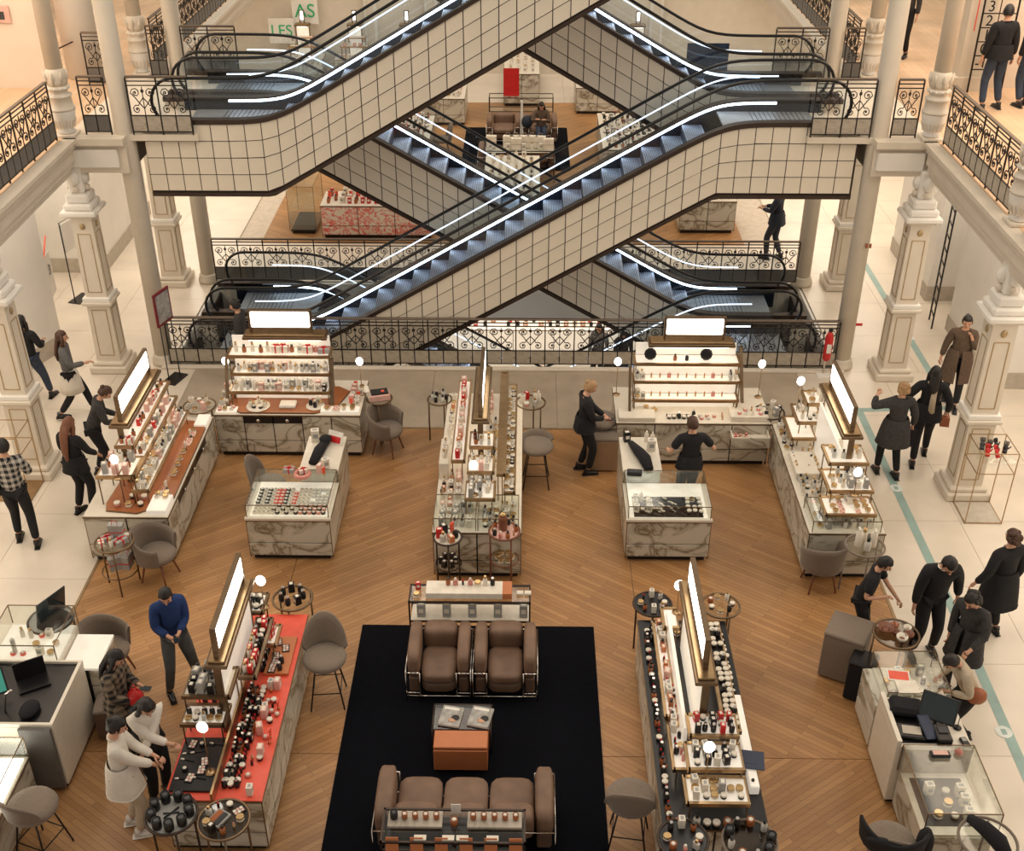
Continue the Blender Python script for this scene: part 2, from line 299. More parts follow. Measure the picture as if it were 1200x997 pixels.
# upper galleries
def cornice(b, p0, p1, side, z=H1):           # moulded beam; side = +1/-1 outward normal along the left of p0->p1
    p0 = Vector((*p0, 0)); p1 = Vector((*p1, 0)); t = (p1-p0).normalized(); n = Vector((-t.y, t.x, 0))*side
    prof = [(.0, -.004), (.22, -.004), (.22, -.07), (.17, -.10), (.17, -.17), (.12, -.20), (.12, -.38), (.08, -.41), (.08, -.50), (.03, -.53), (.03, -.62), (.0, -.62)]
    vs = [p0 + n*a + Vector((0,0,z+c)) for a, c in prof] + [p1 + n*a + Vector((0,0,z+c)) for a, c in prof]; k = len(prof)
    b.add(vs, [tuple(range(k)), tuple(range(k, 2*k))[::-1]] + [(i, (i+1)%k, k+(i+1)%k, k+i) for i in range(k)], M['cream'])
XL, XR = -7.75, 6.78
for sgn, X, nm in ((-1, XL, 'left'), (1, XR, 'right')):
    fx = -17 if sgn < 0 else 16
    fl = thing('floor', 'pale timber floor of the upper gallery on the %s' % nm, 'floor'); fl['kind'] = 'structure'
    for (y0, y1, xx) in ((6, 19.1, X), (19.1, 23.15, X - sgn*.0), (23.15, 40, X - sgn*.35)):
        boxm('gallery_slab', min(xx, fx), y0, H1-.5, max(xx, fx), y1, H1-.02, M['cream'], fl)
        boxm('timber_boards', min(xx, fx), y0, H1-.02, max(xx, fx), y1, H1, M['wood_f1'], fl)
    b = MB()
    cornice(b, (X, 6), (X, 19.1), -sgn*-1 if False else (-1 if sgn < 0 else 1)); cornice(b, (X - sgn*.35, 23.1), (X-sgn*.35, 40), (-1 if sgn < 0 else 1)); b.build('cornice', fl)
    # bridge to the escalators
    xe = (-5.55 if sgn < 0 else 4.68)
    b = MB(); b.box(min(X, xe), 19.3, H1-.11, max(X, xe), 23.0, H1, M['cream']); xb = X - sgn*1.0
    b.box(min(X, xb), 19.15, H1-.62, max(X, xb), 23.1, H1-.125, M['cream']); b.box(min(X, xb), 19.05, H1-.12, max(X, xb), 19.295, H1-.004, M['cream']); b.box(min(X, xb)+.06, 19.09, H1-.52, max(X, xb)-.14, 19.16, H1-.2, M['white'], .02)
    b.build('landing_bridge', fl)
# walls
flat('wall_left', 'warm plaster wall of the upper left gallery', (-17, 22.1, H1, -9.0, 22.4, 9.2), m=M['peach'])
flat('wall_right', 'warm plaster wall of the upper right gallery', (8.3, 22.35, H1, 16, 22.6, 9.2), m=M['peach'])
flat('trim_1', 'cream corner pilaster of the upper right gallery wall', (8.02, 22.2, H1, 8.5, 22.65, 9.2), (7.95, 22.12, H1, 8.56, 22.7, H1+.25), m=M['cream'])
flat('wall_back', 'cream far wall behind the far hall', (-17, 40, 0, 16, 40.3, 12), m=M['cream'])
b = MB()
for x in (-5.2, -3.2, 2.2, 4.2): b.box(x-.22, 39.8, 0, x+.22, 40, 12, M['white'], .03); b.box(x-.12, 39.76, .5, x+.12, 39.8, 11, M['cream'])
struct('trim_2', b, 'white pilasters on the far wall')
flat('wall_left', 'outer white wall of the left aisle', (-13.2, 4, 0, -13, 40, 3.9), m=M['white'])
flat('wall_right', 'outer white wall of the right aisle', (12.2, 4, 0, 12.4, 40, 3.9), m=M['white'])
def block(name, poly, h, label, sk=.33):
    b = MB(); b.prism(poly, sk, h, M['white']); o = b.build(name, None, kind='structure', label=label)
    cx = sum(p[0] for p in poly)/len(poly); cy = sum(p[1] for p in poly)/len(poly)
    p2 = [(cx+(p[0]-cx)*1.012, cy+(p[1]-cy)*1.012) for p in poly]; b = MB(); b.prism(p2, 0, sk, M['greige']); b.build('skirting', o)
    return o
wl = block('wall_left', [(-8.88, 19.9), (-13, 19.9), (-13, 15.8), (-9.95, 15.8), (-9.6, 18.2)], 3.85, 'white partition with greige skirting left of the left pilasters')
block('wall_right', [(8.34, 18.6), (12.2, 18.6), (12.2, 21), (8.34, 21)], 3.85, 'nearer white partition behind the right aisle pilaster')
block('wall_right', [(8.3, 22.3), (12.2, 22.3), (12.2, 25), (8.3, 25)], 3.85, 'farther white partition beside the ladder sign')
block('wall_left', [(-9.2, 23.5), (-13, 23.5), (-13, 27), (-9.2, 27)], 3.85, 'white partition beyond the left side of the well')
# ---- columns and pilasters
def column(x, y, z0, z1, r, label, grp='slender cream columns at the well'):
    t = thing('column', label, 'column', (x, y, z0), 0, grp)
    q = MB(); q.lathe([(r*1.0, 0), (r*.99, (z1-z0)*.5), (r*.97, z1-z0)], M['cream'], 20); q.build('shaft', t)
    if z0 == 0:
        q = MB(); q.lathe([(r*1.35, 0), (r*1.35, .08), (r*1.15, .12), (r*1.2, .16), (r*1.02, .2)], M['cream'], 20); q.build('column_base', t)
for x, y, l in ((-6.81, 19.42, 'slender cream column at front left corner of escalator well'), (5.88, 19.42, 'slender cream column at front right corner of escalator well'), (-6.83, 23.1, 'slender cream column at back left corner of escalator well'), (5.88, 23.1, 'slender cream column at back right corner of escalator well')):
    column(x, y, 0, 9.5, .165, l)
def vase_column(x, y, label, r=.2):
    t = thing('gallery_column', label, 'column', (x, y, H1), 0, 'vase-footed gallery columns'); S7 = (.72, .72, .70)
    q = MB(); q.box(-.24, -.24, 0, .24, .24, .07, M['cream'], .01); q.build('foot_block', t, scale=S7)
    q = MB(); q.lathe([(.17, .07), (.21, .12), (.15, .16), (.19, .24), (.26, .42), (.285, .60), (.285, .64)], M['white'], 24)
    for k in range(18):
        a = 2*math.pi*k/18; q.tube([(math.cos(a)*.205, math.sin(a)*.205, .2), (math.cos(a)*.265, math.sin(a)*.265, .42)], .013, M['cream'], 4)
    q.build('vase_foot', t, scale=S7)
    q = MB(); q.lathe([(.30, .64), (.30, .67), (.27, .70), (.245, .92), (.28, .95), (.28, .98), (.2, 1.02), (.2, 1.08), (.25, 1.12), (.25, 1.18), (.19, 1.2)], M['cream'], 24)
    for k in range(12): a = 2*math.pi*k/12; q.ell((math.cos(a)*.245, math.sin(a)*.245, 1.15), .03, .03, .03, M['white'], 6, 4)
    q.build('collar', t, scale=S7)
    q = MB(); q.lathe([(.19, 1.2), (.24, 1.3), (.22, 1.38), (.25, 1.5), (.2, 1.56), (r*.93, 1.62)], M['cream'], 20)
    for k in range(8):
        a = 2*math.pi*k/8; q.tube([(math.cos(a)*.2, math.sin(a)*.2, 1.24), (math.cos(a)*.25, math.sin(a)*.25, 1.42), (math.cos(a)*.28, math.sin(a)*.28, 1.55)], [.035, .04, .012], M['cream'], 5)
    q.build('leaf_collar', t, scale=S7)
    q = MB(); q.lathe([(.138, 1.1), (.132, 5.2)], M['cream'], 20); q.build('shaft', t)
for x, y, l in ((XL+.02, 19.25, 'cream column with vase foot at near left gallery corner'), (XR-.08, 19.25, 'cream column with vase foot at near right gallery corner'), (XR+.06, 15.5, 'cream vase-footed column cut by the right picture edge'),
                (-7.55, 23.12, 'cream vase-footed column at far left gallery corner'), (6.62, 23.12, 'cream vase-footed column at far right gallery corner'), (XL-.05, 15.3, 'cream vase-footed column out at the near left gallery')):
    vase_column(x, y, l)
def pilaster(x, y, label, s=1.):
    t = thing('pilaster', label, 'column', (x, y, 0), 0, 'square panelled ground floor pilasters')
    def panel(q, h0, h1, w0, w1, m):      # gilt outline on the four faces
        for a in range(4):
            c, s_ = math.cos(a*math.pi/2), math.sin(a*math.pi/2)
            T = lambda u, v, z: (c*u - s_*v, s_*u + c*v, z)
            for (u0, z0, u1, z1) in ((-w0, h0, w0, h0), (-w1, h1, w1, h1), (-w0, h0, -w1, h1), (w0, h0, w1, h1)):
                d0 = (W0 + (W1-W0)*((z0-hb)/(ht-hb))) + .002; d1 = (W0 + (W1-W0)*((z1-hb)/(ht-hb))) + .002
                q.tube([T(u0, -d0, z0), T(u1, -d1, z1)], .009, m, 4)
    q = MB(); q.box(-.34, -.34, 0, .34, .34, .14, M['cream'], .02); q.box(-.29, -.29, .14, .29, .29, .22, M['cream'], .02); q.build('base', t)
    hb, ht, W0, W1 = .22, 1.35, .215, .205
    q = MB(); q.lathe([(W0*1.414, .22), (W1*1.414, 1.35)], M['cream'], 4, smooth=False); ob_ = q.build('lower_shaft', t, rz=R(45))
    q = MB(); panel(q, .34, 1.25, .13, .13, M['gold']); q.build('gilt_panel_line', t)
    q = MB(); q.box(-.27, -.27, 1.35, .27, .27, 1.42, M['cream'], .015); q.box(-.245, -.245, 1.42, .245, .245, 1.50, M['white'], .01); q.build('band', t)
    hb, ht, W0, W1 = 1.5, 3.0, .195, .18
    q = MB(); q.lathe([(W0*1.414, 1.5), (W1*1.414, 3.0)], M['cream'], 4, smooth=False); q.build('upper_shaft', t, rz=R(45))
    q = MB(); panel(q, 1.6, 2.7, .12, .11, M['gold']); q.build('gilt_panel_line', t)
    q = MB()
    for a in range(4):
        c, s_ = math.cos(a*math.pi/2), math.sin(a*math.pi/2); q.ell((s_*.19, -c*.19, 2.84), .05 if abs(c) > .5 else .02, .02 if abs(c) > .5 else .05, .06, M['gold'], 8, 6)
    q.build('rosette', t, kind='stuff')
    q = MB(); q.box(-.23, -.23, 3.0, .23, .23, 3.05, M['cream']); q.box(-.31, -.31, 3.05, .31, .31, 3.14, M['white'], .02); q.box(-.25, -.25, 3.14, .25, .25, 3.26, M['white'], .03); q.box(-.2, -.2, 3.26, .2, .2, 3.42, M['white'], .03); q.build('capital', t)
    q = MB(); q.box(-.13, -.13, 3.42, .13, .13, 3.9, M['white'], .03)
    for a in range(4):
        c, s_ = math.cos(a*math.pi/2), math.sin(a*math.pi/2); q.ell((s_*.14, -c*.14, 3.68), .09, .09, .12, M['white'], 8, 6); q.ell((s_*.15, -c*.15, 3.5), .06, .06, .06, M['cream'], 8, 5)
    q.build('carved_head', t)
for x, y, l in ((-7.72, 19.25, 'gilt-lined pilaster behind the walking women on the left'), (-7.88, 15.73, 'gilt-lined pilaster beside the check-shirted shopper'), (6.74, 19.15, 'gilt-lined pilaster behind the right-hand shoppers'), (6.87, 15.35, 'gilt-lined pilaster with the glove stand at its foot'),
                (-7.55, 23.05, 'gilt-lined pilaster beyond the well on the left'), (6.66, 23.05, 'gilt-lined pilaster beyond the well on the right')):
    pilaster(x, y, l)
q = MB(); q.lathe([(.38, 0), (.36, 4.6)], M['white'], 24); q.build('round_pier', None, (-8.6, 23.0, H1), label='thick white round pier on the upper left gallery', cat='column')

# ---- railings
def spiral(cx, cz, r, a0, turns, d, n=13, tail=None):
    out = []
    for i in range(n):
        t = i/(n-1); a = a0 + d*turns*2*math.pi*t; rr = r*(1-.78*t); out.append((cx + rr*math.cos(a), 0, cz + rr*math.sin(a)))
    return ([tail] if tail else []) + out
def scroll_fn(b):
    m = M['iron']; z0, z1, w = .32, .80, .245
    b.tube([(0,0,z0), (0,0,z1)], .009, m, 4)
    for s in (-1, 1):
        b.tube([(0,0,z0+.12)] + [(s*(.03+.17*t), 0, z0+.12+.26*t**.8) for t in (.3,.6)] + spiral(s*.125, z1-.10, .085, 0 if s > 0 else math.pi, 1.35, s, 11), .010, m, 4)
        b.tube([(0,0,z0+.30)] + [(s*.07, 0, z0+.22)] + spiral(s*.135, z0+.105, .078, R(120) if s > 0 else R(60), 1.3, -s, 11), .010, m, 4)
        b.ell((s*.125, 0, z1-.10), .018, .014, .018, m, 5, 4); b.ell((s*.135, 0, z0+.105), .018, .014, .018, m, 5, 4)
    b.ell((0, 0, z1-.07), .03, .015, .035, m, 6, 4)
def railing(p0, p1, z, label, plate, pitch=.53, grp='iron scroll railings'):
    p0 = Vector((*p0, 0)); p1 = Vector((*p1, 0)); L = (p1-p0).length; n = max(1, round(L/pitch)); pt = L/n; a = math.atan2(p1.y-p0.y, p1.x-p0.x)
    t = thing('iron_railing', label, 'railing', (p0.x, p0.y, z), a, grp)
    q = MB(); q.box(0, -.035, .95, L, .035, .98, M['iron_rail'], .008); q.build('top_rail', t)
    q = MB()
    for zz in (.885, .815, .315, .04): q = MB(); q.box(0, -.009, zz, L, .009, zz+.016, M['iron']); q.build('cross_rail', t)
    post = cm('post', lambda b: b.box(-.011, -.011, 0, .011, .011, .95, M['iron'])); bar = cm('bar', lambda b: b.box(-.009, -.009, .04, .009, .009, .32, M['iron']))
    pl = cm(('plate', plate, round(pt, 3)), lambda b: b.box(-pt/4+.012, -.006, .06, pt/4-.012, .006, .312, M[plate])); sc = cm('scroll', scroll_fn)
    for i in range(n+1): ob('post', post, t, (i*pt, 0, 0))
    for i in range(n):
        ob('scroll_panel', sc, t, ((i+.5)*pt, 0, 0), scale=(pt/.53, 1, 1)); ob('lower_bar', bar, t, ((i+.5)*pt, 0, 0))
        for k in (.25, .75): ob('lower_plate', pl, t, ((i+k)*pt, 0, 0))
    return t
railing((-6.64, 19.25), (5.72, 19.25), .05, 'long scrolled railing on the near side of the escalator well', 'marblepan')
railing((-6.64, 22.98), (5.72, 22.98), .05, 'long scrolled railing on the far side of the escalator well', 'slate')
railing((-7.42, 19.3), (-6.99, 19.3), H1, 'short railing bay between left vase column and slender column', 'slate')
railing((-6.62, 19.3), (-5.62, 19.3), H1, 'upper left landing railing overlapping the escalator end', 'marblepan')
railing((6.05, 19.3), (6.46, 19.3), H1, 'short railing bay between right slender column and vase column', 'marblepan')
railing((4.72, 19.3), (5.70, 19.3), H1, 'upper right landing railing overlapping the escalator end', 'marblepan')
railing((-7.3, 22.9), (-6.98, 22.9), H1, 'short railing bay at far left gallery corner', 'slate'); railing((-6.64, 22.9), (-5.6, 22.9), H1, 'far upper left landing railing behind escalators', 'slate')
railing((6.05, 22.9), (6.38, 22.9), H1, 'short railing bay at far right gallery corner', 'slate'); railing((4.7, 22.9), (5.7, 22.9), H1, 'far upper right landing railing behind escalators', 'marblepan')
railing((XL-.05, 18.95), (XL-.05, 12.3), H1, 'left gallery railing running towards the viewer', 'slate'); railing((XR+.05, 18.95), (XR+.05, 15.85), H1, 'right gallery railing between the two vase columns', 'marblepan')
railing((XR+.05, 15.15), (XR+.05, 12.0), H1, 'right gallery railing cut by the picture edge', 'marblepan')
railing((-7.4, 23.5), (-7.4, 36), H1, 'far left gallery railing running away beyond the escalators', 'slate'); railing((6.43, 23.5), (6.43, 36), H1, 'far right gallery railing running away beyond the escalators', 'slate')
# oddments on gallery rails
railing((-7.9, 22.35), (-8.35, 22.35), H1, 'railing stub by the white round pier', 'slate')

# ================================================================= ESCALATORS
def escalator(y0, y1, z0, d, label, half=3.81, end=5.8, ext=6.03):
    """y0..y1 depth; rises 4.4 m from one landing to the other; d=+1 rises to the right"""
    t = thing('escalator', label, 'escalator', (XC, 0, 0), 0, 'crossed escalators in the well')
    z1 = z0 + H1; m = H1/(2*half); bl = .45
    def line(s):        # smoothed base line
        def sp(x): k = x/bl*2.2; return x if k > 30 else bl*math.log1p(math.exp(max(-40, k)))/2.2
        return z0 + m*(sp(s+half) - sp(s-half))
    top = lambda s: line(s) + .2
    def bot(s): return z0 - 1.06 + m*(max(0, s+half+.12) - max(0, s-half+.12))
    X = lambda s: d*s
    def ribbon(q, ss, za, zb, ya, yb, mt):     # closed ribbon solid between two curves
        n = len(ss); vs = []
        for s in ss: vs += [(X(s), ya, za(s)), (X(s), yb, za(s)), (X(s), yb, zb(s)), (X(s), ya, zb(s))]
        fs = [(0,1,2,3), tuple(4*(n-1)+k for k in (3,2,1,0))]
        for i in range(n-1):
            for k in range(4): fs.append((4*i+k, 4*i+4+k, 4*i+4+(k+1)%4, 4*i+(k+1)%4))
        q.add(vs, fs, mt)
    S = [-ext + 2*ext*i/96 for i in range(97)]
    # cladding grid: dark backing with proud cream tiles
    step = .2865; nt = int(2*ext/step)
    for yy, sd in ((y0, -1), (y1, 1)):
        q = MB(); ya = yy + (0.012 if sd < 0 else -.05); ribbon(q, S, lambda s: top(s)-.0, bot, ya, ya+.04, M['tilegap' if sd < 0 else 'tile'])
        q.build('cladding_frame', t)
    RW = 4; cut = .022
    for i in range(nt):
        sa, sb = -ext + i*step + .008, -ext + (i+1)*step - .008
        for r in range(RW):
            def Z(s, k): tp = top(s) - .045; bt = bot(s) + .045; return tp + (bt-tp)*k/RW
            za0, za1 = Z(sa, r) - .008, Z(sa, r+1) + .008; zb0, zb1 = Z(sb, r) - .008, Z(sb, r+1) + .008
            cx, cz = X((sa+sb)/2), za0
            key = ('tile', round(zb0-za0, 2), round(za1-za0, 2), round(zb1-za0, 2), d)
            def fn(b, A=za0-cz, B=za1-cz, Cc=zb0-cz, D=zb1-cz):
                w = (sb-sa)/2*d; vs = [(-w, 0, A), (w, 0, Cc), (w, 0, D), (-w, 0, B), (-w, .02, A), (w, .02, Cc), (w, .02, D), (-w, .02, B)]
                b.add(vs, [(0,3,2,1), (0,1,5,4), (1,2,6,5), (2,3,7,6), (3,0,4,7)] if d > 0 else [(0,1,2,3), (0,4,5,1), (1,5,6,2), (2,6,7,3), (3,7,4,0)], M['tile'])
            o = ob('tile', cm(key, fn), t, (cx, y0 - .004, cz))
    q = MB(); ribbon(q, S, lambda s: bot(s)+.02, lambda s: bot(s)-.05, y0-.015, y1+.015, M['bronze']); q.build('soffit', t)
    for yy in (y0, y1-.13):
        q = MB(); ribbon(q, S, lambda s: top(s)+.03, lambda s: top(s)-.05, yy-.02, yy+.14, M['bronze']); q.build('deck', t)
    for s in (-ext, ext):
        q = MB(); q.box(min(X(s), X(s)*.995), y0, bot(s), max(X(s), X(s)*.995), y1, line(s)-.03, M['tilegap']); q.build('end_plate', t)
    # inner skirts, glass, light strips, handrails
    SI = [-end+.15 + (2*end-.3)*i/80 for i in range(81)]
    for k, (yy, sg) in enumerate(((y0+.13, 1), (y1-.13, -1))):
        q = MB(); ribbon(q, SI, lambda s: top(s)+.01, lambda s: line(s)-.25, min(yy, yy+sg*.02), max(yy, yy+sg*.02), M['skirt']); q.build('skirt_panel', t)
        # glass with round newels
        ya = yy - sg*.05; zt = .86; n = 72
        edge = []; rr = .38
        for i in range(9): a = R(90 + 180*i/8); edge.append((-end + rr + rr*math.cos(a)*1.0, z0 + .5 + rr*math.sin(a)))
        SG = [-end+rr + (2*end-2*rr)*i/60 for i in range(61)]
        q = MB(); ribbon(q, SG, lambda s: line(s)+zt, lambda s: top(s), ya-.005, ya+.005, M['eglass']); 
        for sgn2 in (-1, 1):
            zz = z0 if sgn2 < 0 else z1; pts = [(X(sgn2*(end-rr)), zz+.2)]
            arc = [(X(sgn2*(end-rr) + sgn2*rr*math.sin(R(180*i/10))), zz + .49 + .37*math.cos(R(180*i/10))) for i in range(11) if .49+.37*math.cos(R(180*i/10)) > .15]
            q.prism(arc, ya-.005, ya+.005, M['eglass'], ax=1)
        q.build('glass_panel', t)
        path = [(X(-(end-rr)+.8), ya, z0+.02), (X(-(end-rr)), ya, z0+.10)]
        path += [(X(-(end-rr) - .41*math.sin(R(a))), ya, z0 + .50 - .40*math.cos(R(a))) for a in range(15, 180, 15)]
        path += [(X(s), ya, line(s)+.90) for s in SG]
        path += [(X((end-rr) + .41*math.sin(R(a))), ya, z1 + .50 + .40*math.cos(R(a))) for a in range(15, 180, 15)] + [(X(end-rr), ya, z1+.10), (X(end-rr-.8), ya, z1+.02)]
        q = MB(); q.tube(path, .034, M['rubber'], 8, flat=.8); q.build('handrail', t)
        SL = [-end+.95 + (2*end-1.9)*i/70 for i in range(71)]
        q = MB()
        if k == 1: q.tube([(X(s), yy+sg*.03, line(s)+.17) for s in SL], .024, M['led'], 5)
        else: q.tube([(X(s), yy+sg*.03, line(s)+.17) for s in SL], .014, M['ledsoft'], 5)
        q.build('light_strip', t)
        if k == 1:
            q = MB(); q.tube([(X(s), ya, line(s)+.62) for s in SL], .014, M['ledrefl'], 5); q.build('light_strip', t, label='light strip reflection along the glass')  # glowing tube put in for the light strip's reflection in the glass
    # steps
    run = .35; rise = run*m; ns = int(2*half/run); ya, yb = y0+.16, y1-.16
    st = cm(('step', y0, d), lambda b: (b.box(-run/2-.0, ya, -.03, run/2, yb, 0, M['steel']), b.box(*( (-run/2-.012, ya, -rise-.01, -run/2+.006, yb, -.03) if d > 0 else (run/2-.006, ya, -rise-.01, run/2+.012, yb, -.03)), M['riser']),
        [b.box(-run/2+.02+k*.03, ya, 0, -run/2+.03+k*.03, yb, .005, M['riser']) for k in range(10)]))
    for i in range(ns):
        s = -half + (i+.5)*run + .02; ob('step', st, t, (X(s), 0, z0 + m*(s+half) + .02))
    for (sa, sb, zz) in ((-ext+.6, -half, z0), (half, ext-.6, z1)):
        q = MB(); q.box(min(X(sa), X(sb)), ya-.02, zz-.02, max(X(sa), X(sb)), yb+.02, zz+.015, M['combs']); 
        for k in range(12): xx = X(sa+(sb-sa)*(.35+.05*k)); q.box(xx-.006, ya, zz+.015, xx+.006, yb, zz+.02, M['riser'])
        q.build('landing_plate', t)
    return t
FR, BK = (19.38, 20.86), (21.10, 22.62)
escalator(*FR, 0, 1, 'front escalator rising from ground left to upper right landing')
escalator(*BK, 0, -1, 'rear escalator descending to the ground floor landing on the right')
escalator(*FR, H1, 1, 'front escalator rising out of frame from upper left landing')
escalator(*BK, H1, -1, 'rear escalator coming down from above to upper right landing')
escalator(*FR, -H1, 1, 'front escalator coming up from the basement to the right')
escalator(*BK, -H1, -1, 'rear escalator coming up from the basement to the left')
# ================================================================= FURNITURE AND KIOSKS
def W(F, x, y): c, s = math.cos(F[2]), math.sin(F[2]); return (F[0] + c*x - s*y, F[1] + s*x + c*y)
RISE = [0]
def marble_counter(t, L, D, h, nf, mt='marble', seam='brassd', x0=0, y0=0, tname='worktop', topm='counterw', drawers=None, lip=.03):
    q = MB(); q.box(x0+.05, y0+.05, 0, x0+L-.05, y0+D-.05, h-.03, M['black']); q.build('plinth', t)
    for i in range(nf):
        a, c = x0+L*i/nf+.008, x0+L*(i+1)/nf-.008; mid = (a+c)/2
        hasd = drawers and drawers[0] <= mid - x0 <= drawers[1]
        boxm('marble_panel', a, y0, .09, c, y0+.03, .30, M[mt], t, .004); boxm('marble_panel', a, y0, .315, c, y0+.03, h-(.17 if hasd else .035), M[mt], t, .004)
        if hasd:
            o = boxm('drawer', a, y0-.004, h-.16, c, y0+.03, h-.035, M['black'], t, .004)
            q = MB(); q.lathe([(.008, 0), (.012, .01), (.03, .022), (.03, .03), (.01, .036)], M['chrome'], 8); q.build('knob', o, (mid, y0-.004, h-.1), rot=(R(90), 0, 0))
        boxm('marble_panel', a, y0+D-.03, .09, c, y0+D, h-.035, M[mt], t, .004)
    ns = max(1, round(D/.6))
    for i in range(ns):
        for xx in (x0, x0+L-.03):
            boxm('marble_panel', xx, y0+D*i/ns+.01, .09, xx+.03, y0+D*(i+1)/ns-.01, .30, M[mt], t, .004); boxm('marble_panel', xx, y0+D*i/ns+.01, .315, xx+.03, y0+D*(i+1)/ns-.01, h-.035, M[mt], t, .004)
    for cx in (x0+.001, x0+L-.02):
        for cy in (y0+.001, y0+D-.02): boxm('corner_trim', cx, cy, .06, cx+.019, cy+.019, h-.03, M[seam], t)
    q = MB(); q.box(x0-lip*.3, y0-lip*.3, h-.032, x0+L+lip*.3, y0+D+lip*.3, h-.012, M[seam]); q.box(x0, y0, h-.012, x0+L, y0+D, h, M[topm]); q.build(tname, t)
def tray(t, u0, u1, v0, v1, z, posts=True, base=.8, back=False, light=True, fr='brass', fill='acry'):
    e = thing_part('display_tray', t)
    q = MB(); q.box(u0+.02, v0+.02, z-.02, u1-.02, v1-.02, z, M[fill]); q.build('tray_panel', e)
    q = MB(); q.box(u0-.015, v0-.015, z-.03, u1+.015, v0+.02, z+.018, M[fr]); q.box(u0-.015, v0, z-.03, u0+.02, v1, z+.018, M[fr]); q.box(u1-.02, v0, z-.03, u1+.015, v1, z+.018, M[fr]); q.box(u0, v1-.02, z-.03, u1, v1, z+.01, M[fr]); q.build('brass_edge', e)
    if light: q = MB(); q.box(u0+.06, v0+.03, z-.034, u1-.06, v0+.05, z-.024, M['strip']); q.build('shelf_light', e)
    if posts:
        q = MB()
        for a in (u0+.01, u1-.025):
            for c in (v0+.03, v1-.03): q.box(a, c, base, a+.014, c+.014, z-.03, M['brassd'])
        q.build('tray_leg', e, kind='stuff')
    if back: boxm('lit_back', u0+.03, v1-.02, base if base < z else z, u1-.03, v1, z+.22, M['acry'], e)
def thing_part(name, t): o = bpy.data.objects.new(name, None); COL.objects.link(o); o.parent = t; return o
def canopy(t, u0, u1, v, z, s0, s1, base=.8, face=-1, hs=.29, wd=.15, panel=True):
    e = thing_part('canopy', t)
    q = MB(); q.box(u0, v-wd, z-.05, u1, v+wd, z, M['brassd'], .008); q.box(u0+.04, v-wd+.03, z, u1-.04, v+wd-.03, z+.03, M['brass'], .005); q.build('canopy_beam', e)
    if panel: boxm('lit_back', u0+.05, v-.03, base, u1-.05, v+.03, z-.05, M['acry'], e)
    q = MB(); q.box(u0+.02, v-.04, base, u0+.05, v+.04, z-.05, M['brassd']); q.box(u1-.05, v-.04, base, u1-.02, v+.04, z-.05, M['brassd']); q.build('canopy_post', e, kind='stuff')
    q = MB(); q.box(u0+.1, v-wd+.02, z-.065, u1-.1, v-wd+.05, z-.05, M['strip']); q.build('shelf_light', e)
    g = thing_part('header_sign', t); tilt = .05*face
    q = MB()
    for uu in (s0-.03, s1+.0):
        q.prism([(v-.02, z), (v+.03, z), (v+.03-tilt*.0, z+.12+hs), (v-.03, z+.12+hs), (v-.035, z+.12)], uu, uu+.03, M['brassd'], ax=0)
    q.box(s0-.03, v-.03, z+.12+hs-.0, s1+.03, v+.03, z+.12+hs+.03, M['brassd'], .006); q.box(s0-.03, v-.03, z+.10, s1+.03, v+.03, z+.12, M['brassd'], .004)
    q.box(s0, v+.0, z+.12, s1, v+.03, z+.12+hs, M['bronze']) if face < 0 else q.box(s0, v-.03, z+.12, s1, v, z+.12+hs, M['bronze'])
    q.build('sign_frame', g)
    y_ = (v-.034, v-.004) if face < 0 else (v+.004, v+.034)
    boxm('light_panel', s0+.005, y_[0], z+.125, s1-.005, y_[1], z+.115+hs, M['sign'], g, .02)
def globe_lamp(x, y, z0, z1, label, ry=0.):
    t = thing('globe_lamp', label, 'lamp', (x, y, z0), ry)
    q = MB(); q.lathe([(.06, 0), (.06, .012), (.012, .018)], M['brass'], 12); q.build('lamp_base', t)
    q = MB(); q.tube([(0,0,.01), (0,0,z1-z0-.05)], .006, M['brass'], 6); q.build('lamp_pole', t)
    q = MB(); q.ell((0, 0, z1-z0), .060, .026, .075, M['globe'], 14, 8); q.build('glowing_disc', t)

KA = (-5.03, 13.35, R(90)); KB = (-5.03, 16.17, 0); KC = (-.05, 13.05, R(90)); KD = (1.45, 16.0, 0); KE = (3.93, 16.0, R(-90)); KF = (-2.72, 8.1, R(90)); KG = (1.42, 11.25, R(-90))
def kiosk(F, label, L, D, nf, h=.8, **k):
    t = thing('cosmetics_counter', label, 'counter', (F[0], F[1], 0), F[2], k.pop('group', 'marble cosmetics counters')); marble_counter(t, L, D, h, nf, **k); return t
def wood_plate(t, poly, h=.8, m='walnut'):
    q = MB(); q.prism(poly, h, h+.025, M[m]); q.build('walnut_top', t)
    q = MB(); q.tube([(a, b, h+.012) for a, b in poly], .012, M['brassd'], 4, closed=True); q.build('top_edging', t)
def glass_box(t, x0, y0, x1, y1, z0, z1, name='glass_case', fr='brassd', lid=True):
    e = thing_part(name, t); q = MB(); d = .006
    q.box(x0, y0, z0, x1, y0+d, z1, M['glass']); q.build('glass_pane', e); q = MB(); q.box(x0, y1-d, z0, x1, y1, z1, M['glass']); q.build('glass_pane', e)
    q = MB(); q.box(x0, y0+d, z0, x0+d, y1-d, z1, M['glass']); q.build('glass_pane', e); q = MB(); q.box(x1-d, y0+d, z0, x1, y1-d, z1, M['glass']); q.build('glass_pane', e)
    if lid: q = MB(); q.box(x0, y0, z1, x1, y1, z1+d, M['glass']); q.build('glass_lid', e)
    q = MB(); r = .007
    for a, b_ in (((x0,y0),(x1,y0)), ((x1,y0),(x1,y1)), ((x1,y1),(x0,y1)), ((x0,y1),(x0,y0))): q.tube([(*a, z1), (*b_, z1)], r, M[fr], 4); q.tube([(*a, z0), (*a, z1)], r, M[fr], 4)
    q.build('case_frame', e); return e

